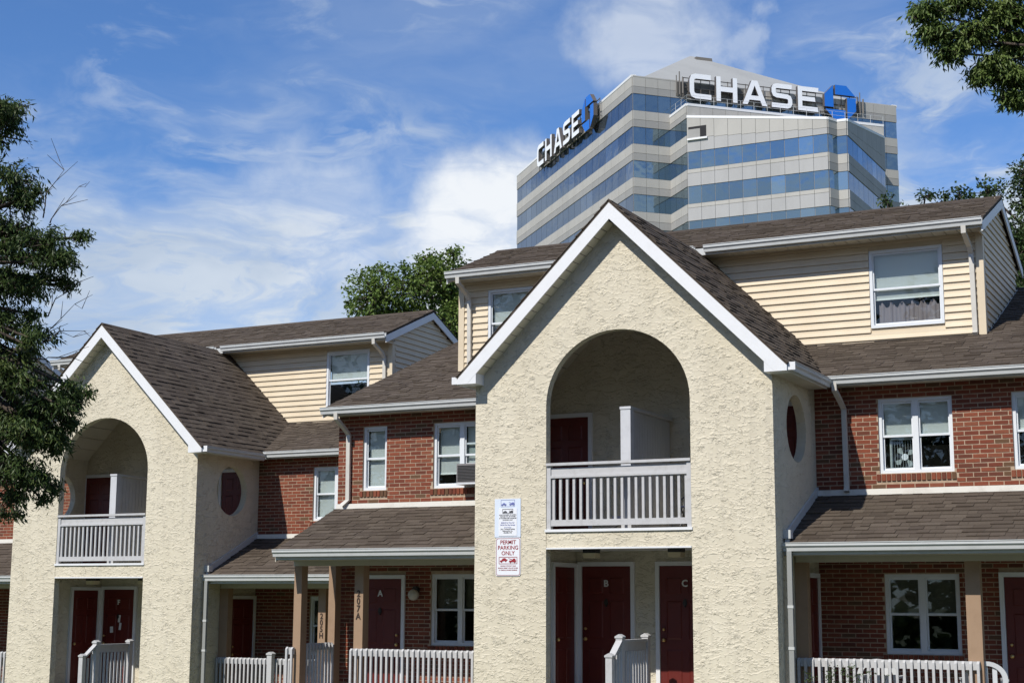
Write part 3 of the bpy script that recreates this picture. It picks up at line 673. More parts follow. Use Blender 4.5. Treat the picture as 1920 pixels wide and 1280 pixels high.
        for (s0, s1, z0, z1) in sills:      # rowlock sill bricks on edge, sloping out
            n = max(3, round((s1-s0)/.072))
            for i in range(n):
                bricks.append((Vector((s0+(s1-s0)*(i+.5)/n, YB-.006, (z0+z1)/2-.004))+T, (s1-s0)/n-.014, .10, wob))
        for w in wins+gw: window(B, T, w[0], w[1], w[2], w[3], YB+.02, w[4], w[5], w[6] if len(w) > 6 else False)
        for q in dr: door(B, T, (q[0], YB+.01, fl), 'y', q[1]-q[0], q[2]-fl, q[3], knob=q[4])
        MB(T).prism([(YB-.012, 1.60), (YB-.05, 1.605), (YB-.045, 1.69), (YB-.012, 1.695)], 'x', a+.002, b-.002).build('band_board', 'band', B)
        # porch roof
        pe, pz = 21.36, .83; ps = (1.60-pz)/(YB-.05-pe); pa, pb = (a, b) if wi == 0 else (a-.02, b)
        pr = MB(T); pr.hexa([(pa, pe, pz-.05), (pb, pe, pz-.05), (pb, YB, pz+ps*(YB-pe)-.05), (pa, YB, pz+ps*(YB-pe)-.05), (pa, pe, pz), (pb, pe, pz), (pb, YB, pz+ps*(YB-pe)), (pa, YB, pz+ps*(YB-pe))]).build('porch_roof', 'shingle', B)
        shing += [(q, 'p%d' % wi) for q in shingle_field(Vector((pa+.002, pe, pz))+T, (1, 0, 0), (0, 1, ps), pb-pa-.004, (YB-.05-pe)*math.hypot(1, ps), None, seed=41+wi)]
        gutter_x(B, T, pa-.01 if wi else pa+.012, pb-.012 if wi else pb, pe-.003, pz+.01)
        MB(T).box(pa+.003, pb-.003, pe-.002, pe+.03, pz-.16, pz-.03).build('fascia', 'alu', B)
        MB(T).box(pa+.004, pb-.004, pe+.031, pe+.495, pz-.165, pz-.15).build('porch_soffit', 'cream', B)
        MB(T).box(pa+.02, pb-.003, pe+.50, pe+.66, pz-.25, pz-.08).build('porch_beam', 'cream', B)
        MB(T).box(pa+.05, pb-.003, pe+.67, YB-.02, pz-.078, pz-.058).build('porch_ceiling', 'cream', B)
        if wi: MB(T).hexa([(pa-.012, pe, pz-.19), (pa+.012, pe, pz-.19), (pa+.012, YB, pz-.19+ps*(YB-pe)), (pa-.012, YB, pz-.19+ps*(YB-pe)), (pa-.012, pe, pz-.01), (pa+.012, pe, pz-.01), (pa+.012, YB, pz-.01+ps*(YB-pe)), (pa-.012, YB, pz-.01+ps*(YB-pe))]).build('rake_board', 'cream', B)
        MB(T).box(a, b, 21.25, YB, fl-.12, fl).build('porch_floor', 'walk', B)
        # flashing board where the porch roof meets the stucco
        xf, s = (XR, 1) if wi == 0 else (XL, -1); y0 = pe+.12
        MB(T).hexa([(xf+s*.003, y0, pz+ps*(y0-pe)+.0), (xf+s*.035, y0, pz+ps*(y0-pe)+.0), (xf+s*.035, YB-.02, pz+ps*(YB-.02-pe)), (xf+s*.003, YB-.02, pz+ps*(YB-.02-pe)), (xf+s*.003, y0, pz+ps*(y0-pe)+.14), (xf+s*.035, y0, pz+ps*(y0-pe)+.14), (xf+s*.035, YB-.02, pz+ps*(YB-.02-pe)+.13), (xf+s*.003, YB-.02, pz+ps*(YB-.02-pe)+.13)]).build('step_flashing', 'alu', B)
        MB(T).box(min(xf+s*.004, xf+s*.11), max(xf+s*.004, xf+s*.11), pe-.02, pe+.10, pz+.07, pz+.19).box(min(xf+s*.02, xf+s*.08), max(xf+s*.02, xf+s*.08), pe-.0, pe+.07, pz-.0, pz+.069).build('rain_diverter', 'alu', B)
        # posts
        for (x0, x1, y0, y1, num) in c['posts'][wi]:
            po = MB(T).box(x0, x1, y0, y1, fl, pz-.251 if y1 < 22.1 else pz-.08).build('porch_post', 'tan', B)
            if num:
                for i, ch in enumerate(num): put_text('post_number', ch, .15, po, Vector(((x0+x1)/2, y0-.006, c.get('numz', .12)-.122*i))+T, 'brown', .002, .004, .9)
        for (x0, x1, y) in c['rails'][wi]: picket_rail(B, T, x0, x1, y, -.76, fl+.1)
        for (y0, y1, X) in c['endrails'][wi]:
            er = picket_rail(B, T, y0, y1, X, -.70, fl+.1, .1, 'porch_end_railing', 'y')
    side_x = XR + .002
    door(B, T, (side_x, 22.18, fl), 'x', .78, 2.02, knob=-1)
    MB(T).sweep([(XR+.10, 21.30, .72), (XR+.10, 21.30, -ZO+.1-T.z)], .07, .05).build('downspout', 'pipegrey', B)
    for zz in (-.05, -.62): MB(T).box(XR+.055, XR+.145, 21.268, 21.335, zz-.02, zz+.02).build('downspout_strap', 'alu', B)
    px = c.get('dpx', -6.02)
    if px: downspout(B, T, [(px, MY0-.06, MZ0-.09), (px, MY0-.06, MZ0-.19), (px+.02, YB-.2, MZ0-.33), (px+.04, YB-.055, MZ0-.45), (px+.05, YB-.055, 1.74), (px+.05, YB-.09, 1.66)])
    px = -14.93
    downspout(B, T, [(px, MY0-.06, MZ0-.09), (px, MY0-.06, MZ0-.19), (px+.02, YB-.2, MZ0-.33), (px+.04, YB-.055, MZ0-.45), (px+.05, YB-.055, 1.76), (px-.05, YB-.09, 1.66)])
    # --- hidden shell: end walls, back wall and floors so that the rooms are dark
    sh = MB(T); sh.box(X0+.003, X0+.15, YB+.2, 34, gnd, 3.3).box(X1-.15, X1, YB+.2, 34, gnd, 3.3).box(X0, X1, 34, 34.2, gnd, 3.4); sh.build('end_wall', 'mortar', B)
    for zf in (1.0, fl-.06): MB(T).box(X0+.16, X1-.16, YB+.21, 33.9, zf-.1, zf).build('inner_floor', 'room', B)
    MB(T).prism([(DX0+.03, 4.0), (DX1-.03, 4.0), (DX1-.03, 4.05), (DX0+.03, 4.05)], 'y', DY+.07, 28.1).build('inner_floor', 'room', B)
    # --- bricks and shingles: the nearest as single pieces, the rest joined
    def vis_b(b):
        x = b[0].x-T.x; z = b[0].z-T.z
        return c['bvis'](x, z)
    order = sorted(bricks, key=lambda b: (not vis_b(b), b[0].length)); nsep = 300 if full else 0
    for p, w, hh, wob in order[:nsep]:
        inst(ME_BRICK, 'brick', wob, p, None, (w, .028, hh))
    rest = MB()
    for p, w, hh, wob in order[nsep:]: rest.box(p.x-w/2, p.x+w/2, p.y-.014, p.y+.014, p.z-hh/2, p.z+hh/2)
    rest.build('brickwork', 'brick', B, kind='stuff', recalc=False)
    roofs = {'g': [o for o in B.children if o.name.startswith('gable_roof')][1], 'm': mro, 'd': [o for o in B.children if o.name.startswith('upper_roof')][0]}
    prs = [o for o in B.children if o.name.startswith('porch_roof')]; roofs['p0'], roofs['p1'] = prs[0], prs[1]
    def sk(q):
        p = q[0][0]; x = p.x-T.x
        return (not (q[1] in c['snear'] and c['svis'](x)), p.length)
    order = sorted(shing, key=sk)
    for (p, w, bas, ln, th), k in order[:nsep]: inst(ME_SHINGLE, 'shingle', roofs[k], p, bas, (w, ln, th))
    rest = MB()
    for (p, w, (U, V, Nn), ln, th), k in order[nsep:]:
        a = p-U*w/2; b = p+U*w/2
        rest.hexa([a, b, b+V*ln, a+V*ln, a+Nn*th, b+Nn*th, b+V*ln+Nn*th*.25, a+V*ln+Nn*th*.25])
    rest.build('shingles', 'shingle', B, kind='stuff', recalc=False)
    return B

WT, WB = 3.05, 1.92
R_CFG = dict(letters=('B', 'C'), YB=23.16,
    dwins=[(-5.97, -4.78, 4.46, 5.76), (-13.09, -11.93, 4.46, 5.72)], dblinds=[.62, .55],
    wings=[(XR, -2.33, [(-5.48, -4.38, WB, WT, 2, [.48, .5]), (-3.53, -2.43, WB, WT, 2, [.45, .45])], [(-5.47, -4.38, -.73, .43, 2, [.5, .5])], [(-3.75, -2.9, .38, None, -1)]),
           (-15.13, XL, [(-14.62, -14.13, WB, WT, 1, [.97]), (-13.19, -12.09, WB, WT, 2, [.8, .75], True)], [(-13.2, -12.1, -.73, .46, 2, [.5, .5])], [(-14.62, -13.77, .38, 'A', 1)])],
    posts=[[(-4.06, -3.86, 21.86, 22.02, None), (-6.445, -6.27, 21.86, 22.02, None)],
           [(-15.11, -14.96, 21.86, 22.04, None), (-15.09, -14.95, 22.88, 23.06, None), (-13.91, -13.74, 21.86, 22.04, '207A')]],
    rails=[[(-6.42, -3.90, 21.81)], [(-13.93, -11.24, 21.81), (-15.19, -15.05, 21.80)]], endrails=[[], [(22.05, 22.88, -15.03)]],
    bvis=lambda x, z: (x > -6.45 and x < -3.05 and z > -.95) or (x > -15.13 and x < -12.3 and z > 1.7), snear=('p0',), svis=lambda x: x < -3.0)
L_CFG = dict(letters=('F', 'G'), numz=.05, YB=23.06, dpx=None, DX1=-4.42,
    dwins=[(-6.11, -5.0, 4.52, 5.79), (-13.09, -11.93, 4.46, 5.72)], dblinds=[.5, .5],
    wings=[(XR, -2.33, [(-5.09, -3.99, 1.95, WT, 2, [.98, .98])], [(-5.10, -4.0, -.73, .43, 2, [.5, .5])], []),
           (-15.13, XL, [(-14.62, -14.13, WB, WT, 1, [.9]), (-13.19, -12.09, WB, WT, 2, [.5, .5])], [(-13.2, -12.1, -.73, .46, 2, [.5, .5])], [(-14.62, -13.77, .38, None, 1)])],
    posts=[[(-4.09, -3.92, 21.86, 22.04, '205H'), (-6.445, -6.24, 21.86, 22.02, None)],
           [(-15.04, -14.89, 21.86, 22.04, None), (-13.84, -13.67, 21.86, 22.04, None)]],
    rails=[[(-6.42, -4.09, 21.81)], [(-13.86, -11.24, 21.81)]], endrails=[[], []],
    bvis=lambda x, z: x > -6.45 and x < -3.3 and z > -.6, snear=('g',), svis=lambda x: x > XC)
K_CFG = dict(L_CFG, letters=('J', 'K'), full=False)
LT = (-12.8, 3.4, -.34)
house((0, 0, 0), 'nearest stucco gabled apartment building with entrance doors B and C', R_CFG)
house(LT, 'middle stucco gabled apartment building set back at left, with door F', L_CFG)
house((-28.27, 6.8, .42), 'farthest apartment building at left, its upper gable showing behind the tree', K_CFG)

# ------------------------------------------------------------------ office tower
V2 = lambda p: Vector((p[0], p[1], 0))
TA, TE1, TE2 = V2((-66.94, 164.61)), V2((-99.03, 198.05)), V2((-41.30, 189.95))
TU, TV = (TE2-TA).normalized(), (TE1-TA).normalized()
TE3 = TE1 + TE2 - TA
TS, TC, TCR = TA + TU*4.86, V2((-60.03, 164.4)), V2((-41.30, 182.62)); TS2 = TCR + TV*5.0
W1, W2, W3, W4 = V2((-43.40, 164.38)), V2((-42.75, 165.85)), V2((-41.62, 165.90)), V2((-41.29, 182.60))
ZP, Z1, WTOP, WLOW = 62.18, 57.5, 56.0, 53.5
LEV = [(57.95-4.14*i, 60.05-4.14*i) for i in range(8)]
def tower():
    B = thing('office_tower', (-66, 180, GROUND), 'tall banded concrete and blue glass office tower behind the roofs', 'building')
    core = MB()
    def pr(pts, z0, z1): core.prism([(p.x, p.y) for p in pts], 'z', z0, z1)
    ins = lambda P, Q: None
    cen = (TA+TE1+TE2+TE3)/4
    pr([p+(cen-p).normalized()*.25 for p in (TA, TE2, TE3, TE1)], GROUND, ZP-.3)
    core.build('tower_core', 'joint', B)
    k = MB(); c2 = (TS+TC+TCR+TS2)/4
    k.prism([(q.x, q.y) for q in [p+(c2-p).normalized()*.25 for p in (TC, TCR, TS2, TS)]], 'z', GROUND, Z1-.25)
    k.build('terrace_block', 'joint', B)
    wq = [TC+Vector((.3, .12, 0)), W1+Vector((-.15, .15, 0)), W2+Vector((-.15, .15, 0)), W3+Vector((-.12, .15, 0)), W4+Vector((-.12, -.3, 0))]
    zs = [WTOP, WLOW, WLOW, WLOW, WTOP]
    w = MB(); n = 5
    w.add([(p.x, p.y, GROUND) for p in wq] + [(p.x, p.y, z-.12) for p, z in zip(wq, zs)], [tuple(range(n)), tuple(range(2*n-1, n-1, -1))] + [(i, (i+1) % n, n+(i+1) % n, n+i) for i in range(n)])
    w.build('wing_core', 'joint', B)
    panels = MB(); panels2 = MB()
    def face(P, Q, zp, zq, n, levels, mats, name, single=True, skip=None, first=None):
        d = (Q-P); L = d.length; d = d/L; nr = Vector((d.y, -d.x, 0))
        fo = MB().add([tuple(P+nr*.0+Vector((0, 0, GROUND))), tuple(Q+Vector((0, 0, GROUND))), tuple(Q+Vector((0, 0, zq-.2))), tuple(P+Vector((0, 0, zp-.2)))], [(0, 1, 2, 3)])
        fo = fo.build(name, 'joint', B, recalc=False)
        def slab(s0, s1, z0, za, zb, t0, t1, m, nm):
            g = .018 if m not in ('tglass', 'tglass2') else .03
            a, b = P+d*(s0+g), P+d*(s1-g)
            q = MB().hexa([tuple(a+nr*t1+Vector((0, 0, z0+g))), tuple(b+nr*t1+Vector((0, 0, z0+g))), tuple(b+nr*t0+Vector((0, 0, z0+g))), tuple(a+nr*t0+Vector((0, 0, z0+g))),
                           tuple(a+nr*t1+Vector((0, 0, za-g))), tuple(b+nr*t1+Vector((0, 0, zb-g))), tuple(b+nr*t0+Vector((0, 0, zb-g))), tuple(a+nr*t0+Vector((0, 0, za-g)))])
            q.build(nm, m, fo, recalc=False)
        for i in range(n):
            s0, s1 = L*i/n, L*(i+1)/n; za, zb = zp+(zq-zp)*i/n, zp+(zq-zp)*(i+1)/n
            if skip and skip(i): continue
            lv = [q for q in levels if q[1] < min(za, zb)-.2]
            top = True; zt0 = None
            for (w0, w1) in lv:
                slab(s0, s1, w0, w1, w1, .01, .05, mats[2], 'pane')
            if not single: continue
            up = lv[0][1] if lv else GROUND
            h = min(za, zb)-up
            if h > 1.2:
                slab(s0, s1, up, up+h*.42, up+h*.42, .01, .12, mats[1], 'panel'); slab(s0, s1, up+h*.42, za, zb, .01, .12, mats[0], 'panel')
            else: slab(s0, s1, up, za, zb, .01, .12, mats[0], 'panel')
            for j in range(len(lv)):
                t = lv[j][0]; b = lv[j+1][1] if j+1 < len(lv) else t-2.05
                f = mats[3]
                slab(s0, s1, b, b+(t-b)*f, b+(t-b)*f, .01, .12, mats[1], 'panel'); slab(s0, s1, b+(t-b)*f, t, t, .01, .122, mats[0], 'panel')
        if not single:        # many alike panels on one long face: joined
            pm = MB(); pl = MB()
            for i in range(n):
                s0, s1 = L*i/n+.018, L*(i+1)/n-.018
                rows = []
                lv = [q for q in levels if q[1] < zp]
                zz = zp
                for j, (w0, w1) in enumerate(lv):
                    rows.append((w1, zz)); zz = w0
                rows.append((zz-2.05, zz))
                for (b, t) in rows:
                    for (z0, z1, mb) in ((b, b+(t-b)*mats[3], pm), (b+(t-b)*mats[3], t, pl)):
                        a, c = P+d*s0, P+d*s1
                        mb.hexa([tuple(a+nr*.12+Vector((0, 0, z0+.018))), tuple(c+nr*.12+Vector((0, 0, z0+.018))), tuple(c+nr*.01+Vector((0, 0, z0+.018))), tuple(a+nr*.01+Vector((0, 0, z0+.018))),
                                 tuple(a+nr*.12+Vector((0, 0, z1-.018))), tuple(c+nr*.12+Vector((0, 0, z1-.018))), tuple(c+nr*.01+Vector((0, 0, z1-.018))), tuple(a+nr*.01+Vector((0, 0, z1-.018)))])
            pm.build('panels', mats[1], fo, kind='stuff', recalc=False); pl.build('panels', mats[0], fo, kind='stuff', recalc=False)
        return fo
    M = ('concrete', 'concrete2', 'tglass', .45); MW = ('concrete', 'wing', 'tglass', .76); ML = ('concrete', 'concrete2', 'tglass2', .42); MR = ('wing', 'wing', 'tglass2', .5)
    face(TE1, TA, ZP, ZP, 20, LEV[:6], ML, 'tower_side', single=False)
    face(TA, TS, ZP, ZP, 3, LEV[:6], M, 'tower_front')
    face(TS, TS2+(TE2-TS2)*0, ZP, ZP, 14, LEV[:1], M, 'tower_front')
    face(TS2, TE2, ZP, ZP, 3, LEV[:6], M, 'tower_front')
    face(TS, TC, Z1, Z1, 3, LEV[1:6], M, 'terrace_side')
    face(TC, TCR, Z1, Z1, 16, [], M, 'terrace_front')
    face(TC, W1, WTOP, WLOW, 10, LEV[2:6], MW, 'wing_front', skip=None)
    face(W1, W2, WLOW, WLOW, 1, LEV[2:6], M, 'wing_notch'); face(W2, W3, WLOW, WLOW, 1, LEV[2:6], M, 'wing_notch')
    face(W3, W4, WLOW, WTOP, 8, LEV[2:6], MR, 'wing_side')
    # white parapet caps
    def cap(P, Q, za, zb, m='cap', t=.16, h=.3):
        d = (Q-P).normalized(); nr = Vector((d.y, -d.x, 0))
        P0, Q0 = P+nr*t, Q+nr*t; P1, Q1 = P-nr*.5, Q-nr*.5
        MB().hexa([(P0.x, P0.y, za-.06), (Q0.x, Q0.y, zb-.06), (Q1.x, Q1.y, zb-.06), (P1.x, P1.y, za-.06), (P0.x, P0.y, za+h-.06), (Q0.x, Q0.y, zb+h-.06), (Q1.x, Q1.y, zb+h-.06), (P1.x, P1.y, za+h-.06)]).build('parapet_cap', m, B)
    cap(TE1, TA, ZP, ZP); cap(TA, TE2, ZP+.004, ZP+.004, 'concrete', .14, .15); cap(TE2, TE3, ZP-.003, ZP-.003); cap(TE3, TE1, ZP-.006, ZP-.006)
    cap(TS, TC, Z1, Z1); cap(TC, TCR, Z1-.004, Z1-.004); cap(TC, W1, WTOP, WLOW); cap(W1, W2, WLOW-.004, WLOW-.004); cap(W2, W3, WLOW-.008, WLOW-.008); cap(W3, W4, WLOW-.012, WTOP-.012)
    # stained recess behind the sign and a flat dark panel painting the wing loggia's shade
    a, b = TA+TU*5.6, TA+TU*31.5; nr = Vector((TU.y, -TU.x, 0))
    MB().hexa([tuple(a+nr*.20+Vector((0, 0, 60.3))), tuple(b+nr*.20+Vector((0, 0, 60.3))), tuple(b+nr*.13+Vector((0, 0, 60.3))), tuple(a+nr*.13+Vector((0, 0, 60.3))), tuple(a+nr*.20+Vector((0, 0, 62.1))), tuple(b+nr*.20+Vector((0, 0, 62.1))), tuple(b+nr*.13+Vector((0, 0, 62.1))), tuple(a+nr*.13+Vector((0, 0, 62.1)))]).build('parapet_panel', 'stain', B)
    op = MB(); op.box(-59.85, -57.65, 164.24, 164.275, 53.35, 54.75); op = op.build('loggia_shade_panel', 'dark', B)
    MB().box(-59.85, -58.4, 164.225, 164.239, 53.35, 54.45).build('loggia_wall', 'concrete2', op); MB().box(-59.95, -57.5, 164.05, 164.30, 53.12, 53.34).build('loggia_sill', 'cap', op)
    # hipped metal roof
    ctr = cen; bz = ZP-.2
    rb = [p+(ctr-p)*.035 for p in (TA, TE2, TE3, TE1)]; tp = [ctr+(p-ctr).normalized()*.5 for p in (TA, TE2, TE3, TE1)]
    MB().hexa([(p.x, p.y, bz) for p in rb] + [(p.x, p.y, 74.7) for p in tp]).build('hipped_roof', 'metalroof', B)
    q0 = tp[0].lerp(rb[0], .05).lerp(tp[1].lerp(rb[1], .05), .3); q1 = tp[0].lerp(rb[0], .09).lerp(tp[1].lerp(rb[1], .09), .75)
    vn = Vector((TU.y, -TU.x, 0)); zv = lambda t: 74.7+(bz-74.7)*t
    MB().hexa([tuple(q1-TU*1.2+vn*.25+Vector((0, 0, zv(.115)))), tuple(q1+TU*1.2+vn*.25+Vector((0, 0, zv(.115)))), tuple(q1+TU*1.2-vn*.3+Vector((0, 0, zv(.115)))), tuple(q1-TU*1.2-vn*.3+Vector((0, 0, zv(.115)))),
               tuple(q1-TU*1.2+vn*.05+Vector((0, 0, zv(.06)))), tuple(q1+TU*1.2+vn*.05+Vector((0, 0, zv(.06)))), tuple(q1+TU*1.2-vn*.5+Vector((0, 0, zv(.06)))), tuple(q1-TU*1.2-vn*.5+Vector((0, 0, zv(.06))))]).build('roof_vent', 'stain', B)
    # terrace railing
    r = MB()
    for P, Q, n in ((TS, TC, 3), (TC, TCR, 15)):
        for i in range(n+1):
            p = P+(Q-P)*i/n; r.cyl((p.x, p.y, Z1+.2), (p.x, p.y, Z1+1.3), .025, n=5)
        for zz in (1.28, .78): r.cyl((P.x, P.y, Z1+zz), (Q.x, Q.y, Z1+zz), .02, n=5)
    r.build('terrace_railing', 'alu', B)
    # aerials on the parapet
    for s in (5.9, 30.6):
        an = MB(); q = TA+TU*s+nr*.5
        an.box(q.x-.06, q.x+.06, q.y-.06, q.y+.06, 60.4, 63.3); q2 = q+TU*.45; an.box(q2.x-.09, q2.x+.09, q2.y-.07, q2.y+.07, 60.6, 62.5); q2 = q-TU*.4; an.box(q2.x-.05, q2.x+.05, q2.y-.05, q2.y+.05, 60.5, 62.8); an.build('aerial', 'frame', B)
    return B
def stroke(path, t):
    pts = [Vector((x, y, 0)) for x, y in path]; L = []; R = []
    for i, p in enumerate(pts):
        if i == 0: d = (pts[1]-p).normalized(); m = Vector((-d.y, d.x, 0)); k = 1
        elif i == len(pts)-1: d = (p-pts[i-1]).normalized(); m = Vector((-d.y, d.x, 0)); k = 1
        else:
            d0 = (p-pts[i-1]).normalized(); d1 = (pts[i+1]-p).normalized(); m = (Vector((-d0.y, d0.x, 0))+Vector((-d1.y, d1.x, 0))).normalized(); k = 1/max(.4, m.dot(Vector((-d0.y, d0.x, 0))))
        L.append(p+m*t/2*k); R.append(p-m*t/2*k)
    return [(q.x, q.y) for q in L + R[::-1]]
GLY = dict(C=[stroke([(.98, .9), (.30, .9), (.17, .855), (.12, .72), (.12, .28), (.17, .145), (.30, .1), (.99, .1)], .2)],
           H=[[(0, 0), (.2, 0), (.2, .4), (.75, .4), (.75, 0), (.95, 0), (.95, 1), (.75, 1), (.75, .6), (.2, .6), (.2, 1), (0, 1)]],
           A=[[(0, 0), (.22, 0), (.31, .2), (.55, .2), (.55, .38), (.38, .38), (.55, .8), (.55, 1), (.42, 1)], [(1.1, 0), (.68, 1), (.55, 1), (.55, .8), (.72, .38), (.55, .38), (.55, .2), (.79, .2), (.88, 0)]],
           S=[stroke([(.95, .9), (.24, .9), (.14, .86), (.1, .78), (.1, .64), (.14, .55), (.24, .51), (.72, .49), (.82, .45), (.86, .36), (.86, .22), (.82, .14), (.72, .1), (.0, .1)], .19)],
           E=[[(0, 0), (.95, 0), (.92, .19), (.2, .19), (.2, .41), (.82, .41), (.80, .59), (.2, .59), (.2, .81), (.95, .81), (.98, 1), (0, 1)]])
def roof_sign(P, d, nr, starts, width, cx, label):
    """raised letters and an eight-sided emblem standing off the parapet; d runs the way the word reads"""
    o = P + d*starts[0]; B = thing('rooftop_sign', (o.x, o.y, 59.9), label, 'sign', 'signs on the tower parapet')
    def W(s, t, z): q = P+d*s+nr*t; return (q.x, q.y, z)
    z0, H = 59.95, 3.12
    for ch, s in zip('CHASE', starts):
        f = MB(); sd = MB(); w = width*(1.13 if ch == 'A' else 1)
        for poly in GLY[ch]:
            n = len(poly); sc = w/(1.1 if ch == 'A' else 1.0); pt = [(s+x*sc, z0+y*H) for x, y in poly]
            f.add([W(a, 1.0, b) for a, b in pt], [tuple(range(n))])
            sd.add([W(a, .995, b) for a, b in pt]+[W(a, .5, b) for a, b in pt], [tuple(range(2*n-1, n-1, -1))]+[(i, (i+1) % n, n+(i+1) % n, n+i) for i in range(n)])
        lo = f.build('sign_letter', 'sletter', B, recalc=False); sd.build('letter_return', 'sside', lo, recalc=False)
    for k in range(4):
        c, s_ = [(1, 0), (0, 1), (-1, 0), (0, -1)][k]
        poly = [(-.31, 1), (.41, 1), (.97, .44), (-.31, .44)]; poly = [(x*c-y*s_, x*s_+y*c) for x, y in poly]
        f = MB(); sd = MB(); r = 2.24; pt = [(cx+x*r*.98, 61.52+y*r) for x, y in poly]
        f.add([W(a, 1.05, b) for a, b in pt], [(0, 1, 2, 3)]); sd.add([W(a, 1.045, b) for a, b in pt]+[W(a, .5, b) for a, b in pt], [(7, 6, 5, 4)]+[(i, (i+1) % 4, 4+(i+1) % 4, 4+i) for i in range(4)])
        lo = f.build('emblem_piece', 'logo', B, recalc=False); sd.build('emblem_return', 'sside', lo, recalc=False)
    fr = MB(); a, b = starts[0]-.6, cx+2.9
    for zz in (60.3, 61.4, 62.6): fr.cyl(W(a, .42, zz), W(b, .42, zz), .06, n=5)
    n = 20
    for i in range(n+1): fr.cyl(W(a+(b-a)*i/n, .42, 59.8), W(a+(b-a)*i/n, .42, 62.7), .05, n=5); fr.cyl(W(a+(b-a)*i/n, .42, 60.4), W(a+(b-a)*i/n, .1, 60.4), .05, n=5)
    fr.build('sign_frame', 'frame', B)
tower()
NRF = Vector((TU.y, -TU.x, 0)); NRL = -Vector((-TV.y*-1, TV.x*-1, 0)) if False else Vector((-TU.x, -TU.y, 0))
roof_sign(TA, TU, NRF, [6.95, 10.55, 14.05, 18.0, 21.62], 2.95, 27.5, 'white letters and blue emblem on the tower front facing the houses')
roof_sign(TE1, -TV, NRL, [46.34-s for s in (34.0, 30.35, 26.6, 22.75, 19.2)], 2.95, 46.34-13.0, 'white letters and blue emblem on the receding left side of the tower')

